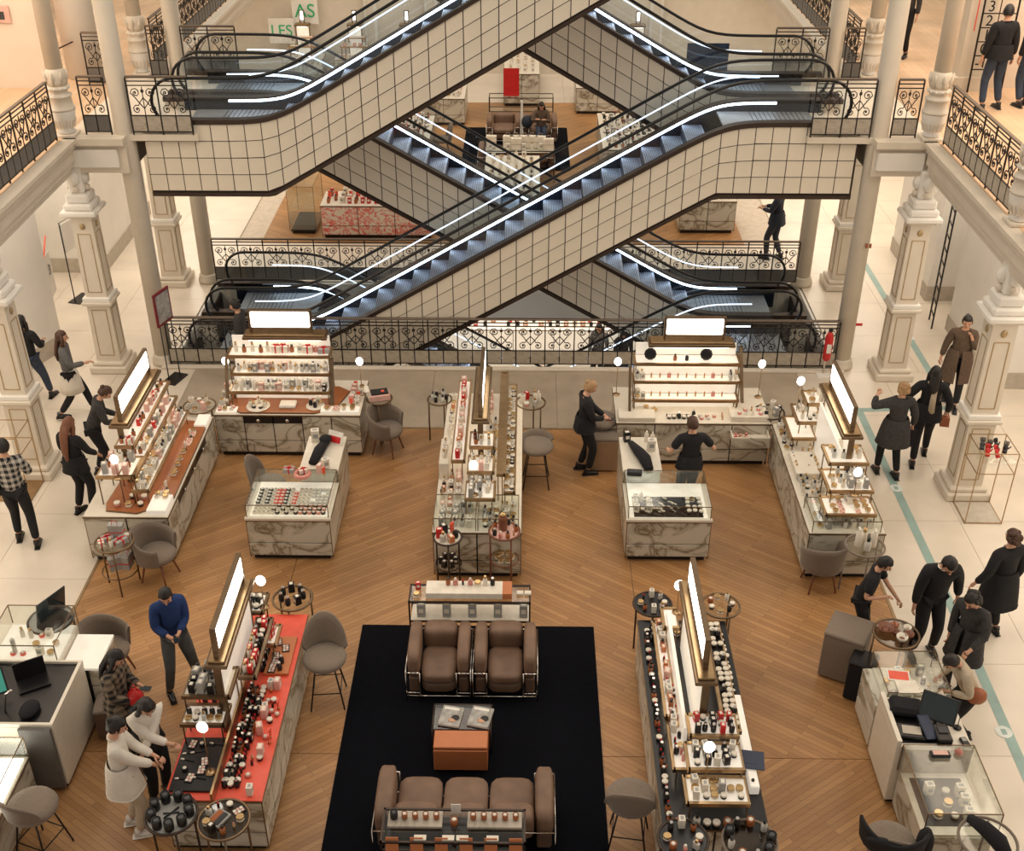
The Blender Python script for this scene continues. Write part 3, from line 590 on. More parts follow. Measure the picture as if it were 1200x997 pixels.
# A: left counter facing right
t = kiosk(KA, 'left marble counter with walnut top and glowing tiered shelves', 2.75, 1.2, 5, drawers=(.7, 2.2)); tA = t
wood_plate(t, [(.45, .03), (2.35, .03), (2.55, .12), (2.62, .5), (2.6, .8), (.3, .95), (.12, .9), (.06, .45), (.2, .25)])
boxm('lit_display_box', .02, .02, .8, .42, .30, .90, M['acry'], t, .01); boxm('lit_display_box', 2.4, .02, .8, 2.73, .22, .86, M['acry'], t, .01)
tray(t, .28, 2.5, .30, .55, 1.05); tray(t, .30, 2.55, .46, .72, 1.28, light=True); tray(t, .70, 2.60, .56, .84, 1.52)
tray(t, .28, .80, .50, 1.02, 1.28); canopy(t, .80, 2.50, .76, 1.80, .92, 2.34)
# B: back left
t = kiosk(KB, 'back left marble counter with walnut top, black drawers and lit header', 2.36, 1.15, 5, drawers=(.45, 1.5)); tB = t
wood_plate(t, [(.18, .28), (.42, .03), (1.62, .03), (1.95, .2), (2.1, .75), (1.9, .9), (.15, .9)])
boxm('lit_display_box', .02, .02, .8, .36, .2, .84, M['acry'], t, .01); boxm('lit_display_box', 1.72, .02, .8, 2.34, .2, .86, M['acry'], t, .01)
tray(t, .22, 1.84, .28, .52, 1.05, back=True); tray(t, .25, 1.84, .44, .70, 1.30, back=True); tray(t, .18, 1.84, .58, .92, 1.55, back=True); canopy(t, .40, 1.78, .95, 1.78, .54, 1.51)
q = MB(); q.prism([(.25, .8), (.32, .8), (.62, 1.52), (.55, 1.52)], 1.84, 1.90, M['brassd'], ax=0); q.prism([(.25, .8), (.32, .8), (.62, 1.52), (.55, 1.52)], .14, .18, M['brassd'], ax=0); q.build('shelf_bracket', t, kind='stuff')
# D: back right
t = kiosk(KD, 'back right white-topped marble counter with three lit jewellery shelves', 2.46, 1.15, 4); tD = t
tray(t, .28, 1.95, .28, .54, 1.05, back=True); tray(t, .28, 2.0, .44, .70, 1.30, back=True); tray(t, .30, 1.98, .58, .92, 1.55, back=True); canopy(t, .52, 1.92, .95, 1.78, .80, 1.72)
q = MB(); q.prism([(.18, .8), (.25, .8), (.62, 1.52), (.55, 1.52)], .20, .24, M['brassd'], ax=0); q.prism([(.3, 1.0), (.36, 1.0), (.95, 1.7), (.88, 1.7)], 2.0, 2.05, M['brassd'], ax=0); q.build('shelf_bracket', t, kind='stuff')
boxm('lit_display_box', .03, .02, .8, .62, .30, .88, M['counterw'], t, .01); boxm('lit_display_box', 1.82, .04, .8, 2.42, .36, .90, M['counterw'], t, .01)
o = boxm('open_drawer', 1.82, -.22, .58, 2.42, 0, .60, M['counterw'], t); q = MB(); q.box(1.82, -.25, .50, 2.42, -.22, .68, M['marble']); q.box(1.82, -.22, .60, 1.84, 0, .68, M['counterw']); q.box(2.40, -.22, .60, 2.42, 0, .68, M['counterw']); q.build('drawer_front', o)
# E: right counter facing left
t = kiosk(KE, 'right marble counter facing left with stacked brass-edged trays', 2.9, 1.05, 6); tE = t
tray(t, 1.95, 2.5, .30, .92, 1.22); tray(t, 1.62, 2.10, .36, .92, 1.42); tray(t, 2.35, 2.78, .22, .92, 1.02, light=False)
tray(t, .12, .66, .22, .62, 1.22); tray(t, .10, .50, .36, .70, 1.45); tray(t, .15, .80, .12, .50, 1.02, light=False); canopy(t, .45, 2.0, .66, 1.80, .58, 1.88)
boxm('lit_back', .7, .50, .8, 2.0, .53, 1.6, M['acry'], t); boxm('lit_display_box', 1.0, .06, .8, 1.6, .4, .92, M['counterw'], t, .01)
glass_box(t, 2.3, .04, 2.88, .98, .80, .98)
# C: centre island
t = kiosk(KC, 'long centre island with a lit spine sign and white trays', 3.85, 1.23, 8, topm='counterw'); tC = t
tray(t, .65, 3.75, .10, .26, 1.02); tray(t, .75, 3.75, .24, .36, 1.26, light=False, fill='brass'); tray(t, .42, .85, .38, .80, 1.06); tray(t, .80, 1.22, .40, .78, 1.26); tray(t, 1.15, 1.55, .40, .76, 1.46)
tray(t, 1.3, 3.7, .84, 1.04, 1.12); canopy(t, 1.30, 2.95, .60, 1.80, 1.42, 2.80, hs=.26, wd=.13); glass_box(t, .04, .04, .62, .60, .80, 1.0); glass_box(t, .04, .63, .62, 1.21, .80, 1.0)
boxm('lit_display_box', 1.3, 1.08, .8, 2.0, 1.22, 1.08, M['counterw'], t, .01)
# F: left front counter with coral top
t = kiosk(KF, 'front left make-up counter with coral edge and dark drawers', 2.95, 1.03, 7, topm='coral', x0=.25); tF = t
boxm('black_tester_tray', .35, .52, .8, 1.1, 1.0, .83, M['black'], t, .005); tray(t, 1.0, 1.3, .52, 1.0, 1.12, fr='brassd', fill='acry'); tray(t, 1.2, 1.65, .48, 1.0, 1.34, fr='brassd', fill='counterw')
tray(t, 1.65, 2.65, .30, .50, 1.20, fr='brassd', fill='smoke', light=False); canopy(t, 1.18, 2.67, .57, 1.80, 1.30, 2.56, wd=.12); tray(t, 2.7, 3.05, .42, .8, 1.25, fr='brassd'); tray(t, 2.35, 2.7, .22, .44, 1.05, light=False)
boxm('brass_divider', .2, .49, .8, 3.05, .515, .95, M['brass'], t); boxm('lit_display_box', 2.1, .05, .8, 2.75, .34, .84, M['orange'], t, .005)
# G: right front counter
t = kiosk(KG, 'front right make-up counter with dark trays and slim lit sign', 3.2, 1.08, 7, topm='black'); tG = t
tray(t, 2.15, 2.45, .32, .84, 1.34); tray(t, 2.42, 2.78, .28, .86, 1.20); tray(t, 2.75, 3.1, .24, .88, 1.06); tray(t, .35, 1.9, .14, .28, 1.06, light=False); tray(t, .25, .60, .24, .42, 1.2); tray(t, 1.2, 2.6, .16, .32, 1.0)
canopy(t, .45, 2.15, .50, 1.80, .60, 1.95, wd=.12); tray(t, .45, 2.2, .74, .92, 1.15, fill='black'); boxm('lit_display_box', 1.4, .95, .8, 2.75, 1.05, .92, M['acry'], t, .01); boxm('lit_back', .4, .28, .8, 2.3, .32, 1.3, M['acry'], t)
for a in ((-4.98, 17.05, .02, 1.30, 'glowing round lamp left of the back left counter'), (-2.72, 16.85, .8, 1.42, 'glowing round lamp right of the back left counter'), (1.50, 16.9, .8, 1.42, 'glowing round lamp left of the back right counter'), (3.84, 16.85, .8, 1.42, 'glowing round lamp right of the back right counter'),
          (-.72, 13.58, 1.06, 1.56, 'glowing round lamp on the centre island'), (4.55, 13.42, 1.22, 1.6, 'glowing round lamp on near trays of right counter'), (4.2, 15.7, .8, 1.75, 'glowing disc standing in for tall white object, far end of right counter'), (-3.14, 10.9, 1.25, 1.66, 'glowing round lamp beyond the front left sign'), (-3.33, 8.70, .83, 1.50, 'glowing round lamp above the black tester tray'),  # far lamp of the right counter stands in for a tall white cylinder
          (1.88, 8.45, .83, 1.55, 'glowing round lamp on near trays of front right counter'), (1.84, 10.93, 1.2, 1.62, 'glowing round lamp beyond the front right sign'), (-5.72, 13.6, 1.28, 1.6, 'glowing round lamp at near end of left counter')):
    globe_lamp(*a)

# J and K: low glass-topped testers inside the U
def tester(F, label, side):
    t = thing('tester_counter', label, 'counter', (F[0], F[1], 0), F[2], 'glass topped tester counters')
    marble_counter(t, 1.2, .95, .72, 1); s0, s1 = ((.62, 1.2) if side > 0 else (0, .58))
    q = MB(); q.box(s0+.03, .97, 0, s1-.03, 1.9, .88, M['black']); q.build('plinth', t)
    for i in range(2): boxm('marble_panel', s1-.03 if side > 0 else s0, .96+.475*i, .09, s1 if side > 0 else s0+.03, 1.42+.475*i, .9, M['marble'], t, .004)
    boxm('marble_panel', s0+.02, 1.88, .09, s1-.02, 1.91, .9, M['marble'], t, .004); boxm('raised_top', s0, .96, .90, s1, 1.91, .925, M['counterw'], t, .005); boxm('raised_front', s0+.03, .955, .72, s1-.03, .97, .9, M['counterw'], t)
    glass_box(t, .02, .02, 1.18, .94, .72, .95, lid=True); boxm('lit_case_floor', .05, .05, .72, 1.15, .92, .735, M['acry'], t)
    boxm('front_lip', -.01, -.01, .70, 1.21, .05, .745, M['counterw'], t, .006)
    return t
KJ = (-3.96, 13.42, 0); KK = (1.44, 13.46, 0)
tester(KJ, 'low glass-topped tester counter with coloured pots, left of centre', 1); tester(KK, 'low glass-topped tester counter with brushes, right of centre', -1)

# perfume table behind the armchairs
def glass_table(name, label, cat, x0, y0, x1, y1, h, fr='bronze', shelf=None, mid=None):
    t = thing(name, label, cat, (x0, y0, 0)); X, Y = x1-x0, y1-y0; q = MB()
    for a in (0, X-.022):
        for c in (0, Y-.022): q = MB(); q.box(a, c, 0, a+.022, c+.022, h, M[fr]); q.build('leg', t)
    q = MB(); q.box(0, 0, h-.022, X, .022, h, M[fr]); q.box(0, Y-.022, h-.022, X, Y, h, M[fr]); q.box(0, .022, h-.022, .022, Y-.022, h, M[fr]); q.box(X-.022, .022, h-.022, X, Y-.022, h, M[fr]); q.build('top_frame', t)
    boxm('glass_top', .022, .022, h-.012, X-.022, Y-.022, h-.004, M['glass'], t)
    if shelf is not None:
        q = MB(); q.box(0, 0, shelf-.02, X, .02, shelf, M[fr]); q.box(0, Y-.02, shelf-.02, X, Y, shelf, M[fr]); q.build('shelf_rail', t); boxm('lower_shelf', .02, .02, shelf-.012, X-.02, Y-.02, shelf-.002, M[mid or 'glass'], t)
    return t
glass_table('display_table', 'bronze-framed glass perfume table behind the two armchairs', 'table', -1.48, 11.54, .08, 11.90, .82, shelf=.50, mid='ivory')
glass_table('display_table', 'bronze-framed console table behind the brown sofa', 'table', -1.42, 7.75, .03, 8.18, .92, shelf=.80, mid='smoke')
q = MB(); q.box(0, 0, 0, .98, .26, .09, M['ivory'], .004); q.box(.98, 0, 0, 1.10, .26, .09, M['orange'], .004); q.build('riser_box', None, (-1.26, 11.60, .82), label='long ivory riser box carrying seven small perfume bottles', cat='box')
rug = MB(); rug.prism([(-2.17, 6.2), (.93, 6.2), (.93, 12.02), (-2.17, 12.02)], .0, .014, M['rug']); rug.build('rug', None, label='large black rug under the sofa and armchairs', cat='rug')

# ---- seating
def cushion(b, x0, y0, z0, x1, y1, z1, m, puff=.03, n=6, k=4):
    """rounded cushion: a superellipsoid-like box"""
    cx, cy, cz = (x0+x1)/2, (y0+y1)/2, (z0+z1)/2; hx, hy, hz = (x1-x0)/2, (y1-y0)/2, (z1-z0)/2
    def fn(d):
        p = 5.; s = (abs(d.x)**p + abs(d.y)**p + abs(d.z)**p)**(1/p); return 1/max(s, 1e-6)
    b.ell((cx, cy, cz), hx, hy, hz, m, 28, 16, fn)
def armchair(x, y, rz, label, wid=.76, dep=1.0, seats=1, arm=.16):
    t = thing('club_armchair' if seats == 1 else 'sofa', label, 'armchair' if seats == 1 else 'sofa', (x, y, .014), rz, 'brown leather club armchairs' if seats == 1 else None)
    Wd = wid/2; sx = Wd - arm
    for s in (-1, 1):
        q = MB(); cushion(q, s*Wd if s < 0 else sx, .04, .30, -sx if s < 0 else Wd, dep-.02, .68, M['leather']); q.build('armrest', t)
        q = MB(); xx = s*(Wd-arm/2); q.box(xx-arm/2+.02, .06, .08, xx+arm/2-.02, dep-.1, .32, M['leather2'], .02); q.build('side_cushion', t)
    cw = 2*sx/seats
    for i in range(seats):
        a = -sx + i*cw
        q = MB(); cushion(q, a+.008, .0, .26, a+cw-.008, dep-.22, .42, M['leather'])
        for k in range(2): rr = cw*(.26-.07*k); q.tube([(a+cw*.5+rr*math.cos(R(g)), dep*.34+rr*1.1*math.sin(R(g)), .4155) for g in range(-10, 200, 21)], .0045, M['leather'], 5)
        q.build('seat_cushion', t)
        q = MB(); cushion(q, a+.008, .02, .09, a+cw-.008, dep-.22, .27, M['leather2']); q.build('base_cushion', t)
        q = MB(); cushion(q, a+.008, dep-.26, .30, a+cw-.008, dep, .655, M['leather']); q.build('back_cushion', t)
    q = MB(); r = .0085
    for s in (-1, 1):
        xa, xb = s*(Wd+.012), s*(Wd-arm-.0)
        q.tube([(xa, -.0, 0), (xa, -.0, .46), (xa, dep+.01, .46), (xa, dep+.01, 0)], r, M['chrome'], 6); q.tube([(xa, 0, .455), (xb, 0, .455)], r, M['chrome'], 6); q.tube([(xa, 0, .13), (xb, 0, .13)], r, M['chrome'], 6); q.tube([(xb, 0, 0), (xb, 0, .455)], r*.9, M['chrome'], 6)
    q.tube([(-Wd, 0, .08), (Wd, 0, .08)], r, M['chrome'], 6); q.tube([(-Wd, dep+.01, .46), (Wd, dep+.01, .46)], r, M['chrome'], 6); q.build('chrome_frame', t, label='chrome tube frame')
    return t
armchair(-1.05, 10.62, 0, 'left brown leather club armchair with chrome frame', .77, .80); armchair(-.23, 10.62, 0, 'right brown leather club armchair with chrome frame', .77, .80)
armchair(-.62, 9.06, R(180), 'three-seat brown leather sofa facing the armchairs', 1.90, .80, 3, .2)
# low table with magazines
t = thing('low_table', 'low tan leather block table with a dark glass rear half', 'table', (-1.03, 9.50, .014))
boxm('lower_block', 0, .0, .02, .62, .62, .36, M['orange2'], t, .01); boxm('tan_top', .0, -.01, .36, .62, .26, .385, M['orange'], t, .008); boxm('dark_top', -.02, .27, .36, .64, .62, .385, M['smoke'], t, .004)
q = MB(); q.tube([(-.03, .27, 0), (-.03, .27, .38), (-.03, .67, .38), (-.03, .67, 0)], .012, M['bronze'], 6); q.tube([(.65, .27, 0), (.65, .27, .38), (.65, .67, .38), (.65, .67, 0)], .012, M['bronze'], 6); q.tube([(-.03, .67, .38), (.65, .67, .38)], .012, M['bronze'], 6); q.build('tube_frame', t); boxm('rear_top', -.02, .62, .36, .64, .66, .385, M['greyd'], t)
boxm('front_panel', .0, -.025, .03, .62, -.0, .345, M['orange'], t, .008)
for i, (xx, rr, l) in enumerate(((-1.0, .18, 'left glossy magazine on the low tan table'), (-.66, .22, 'right glossy magazine on the low tan table'))):
    t2 = thing('magazine', l, 'magazine', (xx, 9.83, .40), -rr, 'magazines on the low table'); boxm('pages', 0, 0, 0, .25, .31, .022, M['paper'], t2); boxm('cover', .0, 0, .022, .25, .31, .026, M['stainp'], t2)
    q = MB(); q.ell((.15, .09, .026), .05, .035, .002, M['skin'], 8, 4); q.ell((.18, .13, .026), .05, .05, .002, M['hair_b'], 8, 4); q.box(.02, .25, .026, .2, .285, .028, M['white']); q.build('cover_picture', t2)

def shell(b, r0, h_fn, a0, a1, z0, m, th=.045, n=22, rx=1., ry=1., flare=.12, k=5):
    """upholstered wrap-around shell, opening towards -y"""
    vs = []; cols = []
    for i in range(n+1):
        a = a0 + (a1-a0)*i/n; h = h_fn(i/n)
        for j in range(k+1):
            zz = z0 + (h-z0)*j/k; rr = r0*(1+flare*((j/k)**1.3)) * (1 if j < k else .985)
            vs.append((rr*rx*math.sin(a), rr*ry*math.cos(a), zz))
    N1 = len(vs)
    for i in range(n+1):
        a = a0 + (a1-a0)*i/n; h = h_fn(i/n)
        for j in range(k+1):
            zz = z0 + (h-z0)*j/k; rr = r0*(1+flare*((j/k)**1.3)) - th*(1 if j < k else .7)
            vs.append((rr*rx*math.sin(a), rr*ry*math.cos(a), zz))
    fs = []; q = k+1
    for i in range(n):
        for j in range(k):
            a_, b_, c_, d_ = i*q+j, (i+1)*q+j, (i+1)*q+j+1, i*q+j+1
            fs.append((a_, b_, c_, d_)[::-1]); fs.append((N1+a_, N1+b_, N1+c_, N1+d_))
        fs.append((i*q+k, (i+1)*q+k, N1+(i+1)*q+k, N1+i*q+k)[::-1]); fs.append((i*q, (i+1)*q, N1+(i+1)*q, N1+i*q))
    for i in (0, n):
        for j in range(k): f_ = (i*q+j, i*q+j+1, N1+i*q+j+1, N1+i*q+j); fs.append(f_ if i == 0 else f_[::-1])
    b.add(vs, fs, m, True)
def tub_chair(x, y, rz, label, seat=.44, leg='legwood', arms=True, back=.80, tall=False):
    t = thing('tub_chair' if not tall else 'bar_stool', label, 'chair' if not tall else 'stool', (x, y, 0), rz, 'taupe tub chairs' if not tall else 'taupe bar stools')
    q = MB(); q.lathe([(.22, seat-.08), (.255, seat-.06), (.27, seat-.02), (.25, seat+.02), (.15, seat+.035), (.02, seat+.038)], M['taupe_l'], 24, sy=.98); q.build('seat', t)
    q = MB()
    if arms: shell(q, .29, lambda u: seat+.20 + (back-seat-.20)*(math.sin(math.pi*u)**1.6) + .02, R(-128), R(128), seat-.06, M['taupe'])
    else: shell(q, .27, lambda u: seat+.03 + (back-seat)*(max(0, math.sin(math.pi*u))**.55), R(-62), R(62), seat-.02, M['taupe'], flare=.18)
    q.build('backrest', t)
    if arms: q = MB(); q.lathe([(.12, seat-.14), (.24, seat-.08), (.26, seat-.05)], M['taupe'], 20); q.build('seat_shell', t)
    lz = seat-.08
    for a in (45, 135, 225, 315):
        q = MB(); c, s = math.cos(R(a)), math.sin(R(a))
        if leg == 'legwood': q.tube([(c*.17, s*.17, lz), (c*.27, s*.27, 0)], [.02, .011], M[leg], 6)
        else: q.tube([(c*.16, s*.16, lz), (c*.29, s*.29, 0)], .011, M[leg], 6)
        q.build('leg', t)
    if leg != 'legwood' and seat > .6:
        q = MB(); rr = .16 + .13*(1-.24/lz) ; q.tube([(math.cos(R(a))*rr, math.sin(R(a))*rr, .24) for a in (45, 135, 225, 315)], .009, M[leg], 6, closed=True); q.build('footrest', t)
    return t
tub_chair(-2.28, 16.35, R(70), 'taupe tub chair at right end of back left counter'); tub_chair(-5.15, 13.0, R(75), 'taupe tub chair at near end of left counter')
tub_chair(4.12, 12.95, R(185), 'taupe tub chair at near end of right counter'); tub_chair(-5.22, 11.02, R(75), 'large taupe tub chair above the plaid-shirted woman')
tub_chair(-3.92, 14.75, R(80), 'small armless taupe chair behind the glass pot display', arms=False, back=.86)
tub_chair(-2.42, 10.65, R(5), 'taupe bar stool with tall back beside the coral counter', .70, 'iron', False, 1.12, True)
tub_chair(1.14, 8.55, R(172), 'taupe bar stool at near left of front right counter', .70, 'iron', False, 1.02, True); tub_chair(-5.15, 8.35, R(160), 'taupe bar stool at lower left picture corner', .70, 'iron', False, .98, True)
tub_chair(3.75, 8.05, R(165), 'taupe bar stool with black jacket at lower right', .66, 'iron', False, .98, True); tub_chair(.17, 15.45, R(0), 'taupe bar stool right of the centre island', .72, 'iron', False, .80, True)
tub_chair(1.22, 16.25, R(90), 'taupe bar stool seen edge-on left of back right counter', .72, 'iron', False, 1.20, True)
# black jacket hanging on the lower-right stool
q = MB(); shell(q, .33, lambda u: 1.0+.02*math.sin(9*u), R(-75), R(80), .74, M['c_black'], th=.05, flare=.1); q.ell((-.33, -.05, .68), .09, .12, .2, M['c_black'], 10, 6); q.ell((.1, .3, .95), .2, .05, .05, M['c_black'], 10, 6); q.build('jacket', None, (3.75, 8.05, 0), R(165), label='black jacket draped over the lower right bar stool', cat='jacket')
# pedestal cubes
def cube_seat(x, y, rz, w, d, h, label, top='leather', side='taupe_l', nm='leather_cube'):
    t = thing(nm, label, 'pedestal', (x, y, 0), rz); q = MB(); q.box(-w/2, -d/2, .02, w/2, d/2, h-.05, M[side], .012); q.build('body', t); q = MB(); q.box(-w/2-.005, -d/2-.005, h-.05, w/2+.005, d/2+.005, h, M[top], .015); q.build('top_pad', t)
cube_seat(4.07, 11.25, R(-28), .50, .50, .72, 'tall taupe leather cube beside the black-clad assistant', 'taupe_l', 'taupe_l')
cube_seat(4.16, 10.80, R(-28), .30, .30, .62, 'low black box between leather cube and till counter', 'black', 'blackf', 'black_box')
cube_seat(1.23, 15.95, 0, .50, .34, .62, 'tan pedestal box beside the blonde assistant', 'taupe_l', 'tanbox', 'tan_pedestal'); cube_seat(-4.88, 10.15, R(8), .42, .42, .46, 'brown leather cube under the plaid-shirted woman', 'taupe_l', 'leather2')
# ---- round side tables
def round_table(x, y, h, r, label, ring='brassd', top='glass', legs=3, lower=None, tilt=0):
    t = thing('round_table', label, 'table', (x, y, 0), rnd.random(), 'round glass side tables'); q = MB(); n = 28
    q.tube([(r*math.cos(2*math.pi*k/n), r*math.sin(2*math.pi*k/n), h) for k in range(n)], .016, M[ring], 6, closed=True); q.build('rim', t)
    q = MB(); q.lathe([(r-.01, h-.012), (r-.01, h+.002)], M[top], 28, smooth=False); q.build('top', t)
    for k in range(legs):
        a = 2*math.pi*k/legs + .4; q = MB(); q.tube([(r*.93*math.cos(a), r*.93*math.sin(a), h-.01), (r*.93*math.cos(a), r*.93*math.sin(a), 0)], .013, M[ring], 6); q.build('leg', t)
    if lower:
        q = MB(); q.lathe([(r-.03, lower-.012), (r-.03, lower)], M['glass'], 28, smooth=False); q.build('lower_shelf', t); q = MB(); q.tube([(r*.93*math.cos(2*math.pi*k/n), r*.93*math.sin(2*math.pi*k/n), lower) for k in range(n)], .010, M[ring], 5, closed=True); q.build('shelf_rim', t)
    return (x, y, h)
RT = dict(
    a1=round_table(-5.62, 12.80, .78, .26, 'round table with gift bags at near end of left counter', lower=.30), b1=round_table(-2.42, 16.72, .80, .21, 'round table right of back left counter', top='taupe_l', legs=3), a2=round_table(-5.30, 16.35, .85, .26, 'round table at far end of left counter', top='marblepan'),
    f1=round_table(-2.95, 11.55, .85, .25, 'round table beyond the coral counter'), f2=round_table(-3.58, 8.08, .90, .26, 'left round table with black candles at the bottom', 'bronze', 'grey'), f3=round_table(-3.03, 8.02, .90, .26, 'round table with make-up boxes at the bottom', 'brassd', 'smoke'),
    g1=round_table(1.62, 11.50, .85, .24, 'black round table at far left of front right counter', 'bronze', 'black'), g2=round_table(2.48, 11.48, .85, .24, 'round glass table at far right of front right counter'), g3=round_table(1.60, 7.86, .88, .25, 'black round table at near end of front right counter', 'bronze', 'black'), g4=round_table(2.26, 7.84, .88, .27, 'round table with dark candles at bottom of picture', 'taupe_l', 'smoke'),
    e1=round_table(3.92, 16.28, .85, .24, 'round table at far end of right counter', 'bronze', 'glass', lower=.4), e2=round_table(4.60, 12.75, .85, .26, 'round glass table at near end of right counter', 'taupe_l', 'glass'), i1=round_table(4.52, 10.90, .92, .27, 'round table with brown bowls before the shoppers', 'brassd', 'smoke'), i2=round_table(4.62, 7.86, .92, .28, 'large ring-edged round table at lower right', 'taupe_l', 'glass'),
    h1=round_table(-5.84, 11.02, .92, .27, 'round table carrying the black display stand', 'bronze', 'grey'), c1=round_table(-1.05, 12.80, .90, .19, 'round table at near left corner of centre island', 'bronze', 'counterw', lower=.45), c2=round_table(-.28, 12.92, .92, .21, 'round wooden table at near right corner of centre island', 'legwood', 'pink', lower=.45), c3=round_table(.08, 16.62, .80, .24, 'round table at far right of centre island', 'brassd', 'glass'), c4=round_table(-1.42, 16.7, .80, .20, 'small round table at far left of centre island', 'brassd', 'glass'))
# ---- tills
def ivory_panel_box(t, x0, y0, x1, y1, h, m='counterw', name='cabinet'):
    e = thing_part(name, t); q = MB(); q.box(x0, y0, .06, x1, y1, h, M[m], .006); q.build('carcass', e); q = MB(); q.box(x0+.03, y0+.03, 0, x1-.03, y1-.03, .06, M['black']); q.build('toe_kick', e); return e
t = thing('till_counter', 'ivory till counter with marble drawers on the left', 'counter', (-6.55, 9.20, 0)); tH = t
e = ivory_panel_box(t, 0, 0, 1.38, 1.02, .95)
q = MB(); q.box(.02, .03, .95, 1.33, .99, .965, M['black']); q.build('sunken_top', t); q = MB(); q.box(0, 0, .95, 1.38, .03, 1.0, M['counterw']); q.box(1.34, .03, .95, 1.38, 1.02, 1.0, M['counterw']); q.box(0, .99, .95, 1.34, 1.02, 1.0, M['counterw']); q.build('top_rim', t)
q = MB(); q.box(1.36, 1.05, 0.05, 1.40, 1.62, .80, M['black']); q.build('drawer_back', t)
for k in range(3): o = boxm('marble_drawer', 1.08, 1.06, .08+.24*k, 1.52, 1.66, .30+.24*k, M['marble'], t, .006); q = MB(); q.ell((1.53, 1.35, .2+.24*k), .012, .03, .012, M['brass'], 8, 5); q.build('knob', o)
boxm('lit_display_box', 1.08, 1.06, .80, 1.52, 1.66, .83, M['acry'], t); ivory_panel_box(t, .25, 1.06, 1.06, 1.75, .90, 'counterw', 'display_cabinet'); boxm('lit_case_floor', .27, 1.08, .90, 1.04, 1.73, .915, M['acry'], t); glass_box(t, .25, 1.06, 1.06, 1.78, .90, 1.18)
boxm('dark_end_panel', 1.0, -.05, .05, 1.36, -.01, .96, M['slate'], t, .004)
t = thing('glass_showcase', 'brightly lit white glass showcase at lower left', 'counter', (-6.6, 7.85, 0)); marble_counter(t, 1.15, 1.2, .66, 2); glass_box(t, 0, 0, 1.15, 1.2, .66, .95); boxm('lit_case_floor', .04, .04, .66, 1.11, 1.16, .67, M['sign'], t)
t = thing('till_counter', 'ivory till counter with glass showcases on the right', 'counter', (4.05, 8.15, 0)); tI = t
e = ivory_panel_box(t, 0, .95, .82, 1.70, .90); boxm('sunken_top', .06, 1.0, .90, .45, 1.66, .91, M['black'], t); boxm('top_rim', 0, .95, .90, .05, 1.70, .98, M['counterw'], t)
for k in range(3): o = boxm('marble_drawer', 0, 1.74, .08+.22*k, .12, 2.36, .28+.22*k, M['marble'], t, .006)
ivory_panel_box(t, .12, 1.72, .80, 2.38, .72, 'counterw', 'display_cabinet'); glass_box(t, .10, 1.71, .82, 2.40, .72, .96); ivory_panel_box(t, .08, .02, .80, .92, .56, 'marble', 'display_cabinet'); glass_box(t, .06, 0, .82, .93, .56, .95); boxm('lit_case_floor', .08, .05, .56, .78, .88, .575, M['ivory'], t); boxm('case_mat', .15, .16, .575, .70, .80, .582, M['greyd'], t); boxm('case_back', .08, .88, .58, .8, .93, .93, M['marblepan'], t)
# ---- stands, easels, signs in the aisles
def text(body, size, m, loc, rot, parent=None, name='lettering'):
    c = bpy.data.curves.new(name, 'FONT'); c.body = body; c.size = size; c.extrude = .004; c.align_x = 'CENTER'; c.align_y = 'CENTER'; c.materials.append(m)
    tmp = bpy.data.objects.new('tmp', c); COL.objects.link(tmp); dg = bpy.context.evaluated_depsgraph_get(); me = bpy.data.meshes.new_from_object(tmp.evaluated_get(dg)); bpy.data.objects.remove(tmp)
    o = bpy.data.objects.new(name, me); COL.objects.link(o); o.location = loc; o.rotation_euler = rot
    if parent: o.parent = parent
    return o
t = thing('easel_sign', 'tall black framed floor sign by the left partition', 'sign', (-9.3, 22.15, 0), R(75)); q = MB(); q.box(-.25, -.14, 0, .25, .14, .02, M['black']); q.build('base_plate', t); q = MB(); q.tube([(-.2, 0, .02), (-.2, 0, 1.75), (.2, 0, 1.75), (.2, 0, .02)], .013, M['black'], 6); q.build('frame', t); boxm('sign_face', -.18, -.01, 1.1, .18, .01, 1.7, M['white'], t)
t = thing('poster_stand', 'red-framed poster on a tall black stand by the slender column', 'sign', (-6.45, 18.75, 0), R(72)); q = MB(); q.box(-.22, -.14, 0, .22, .14, .02, M['black']); q.build('base_plate', t); q = MB(); q.tube([(-.17, 0, .02), (-.17, 0, 1.2)], .012, M['black'], 6); q.tube([(.17, 0, .02), (.17, 0, 1.2)], .012, M['black'], 6); q.build('stand_legs', t, kind='stuff')
q = MB(); q.box(-.23, -.015, 1.15, .23, .015, 1.78, M['redf']); q.build('poster_frame', t); boxm('poster', -.19, -.02, 1.2, .19, .02, 1.73, M['stainp'], t)
t = thing('arch_sign', 'slim coral arch sign with the number 3 on the left partition', 'sign', (-8.98, 20.2, 0), R(98)); q = MB(); q.tube([(-.3, 0, .4), (-.3, 0, 1.7), (.25, 0, 2.1)], .016, M['coral'], 6); q.build('arch', t); boxm('board', -.26, .005, 1.0, .26, .012, 1.8, M['white'], t); text('3', .28, M['black'], (.05, -.012, 1.5), (R(90), 0, 0), t)
def wire_stand(x, y, h, label, w=.5, goods=False):
    t = thing('wire_stand', label, 'stand', (x, y, 0)); q = MB(); w2 = w/2
    for z in (.02, h*.72, h): q.tube([(-w2, -w2, z), (w2, -w2, z), (w2, w2, z), (-w2, w2, z)], .009, M['brass'], 4, closed=True)
    for a in (-w2, w2):
        for c in (-w2, w2): q.tube([(a, c, 0), (a, c, h)], .009, M['brass'], 4)
    q.build('wire_frame', t); boxm('base_plate', -w2, -w2, 0, w2, w2, .02, M['greige' if goods else 'brass'], t)
    if goods: boxm('glass_shelf', -w2, -w2, h-.16, w2, w2, h-.15, M['glass'], t)
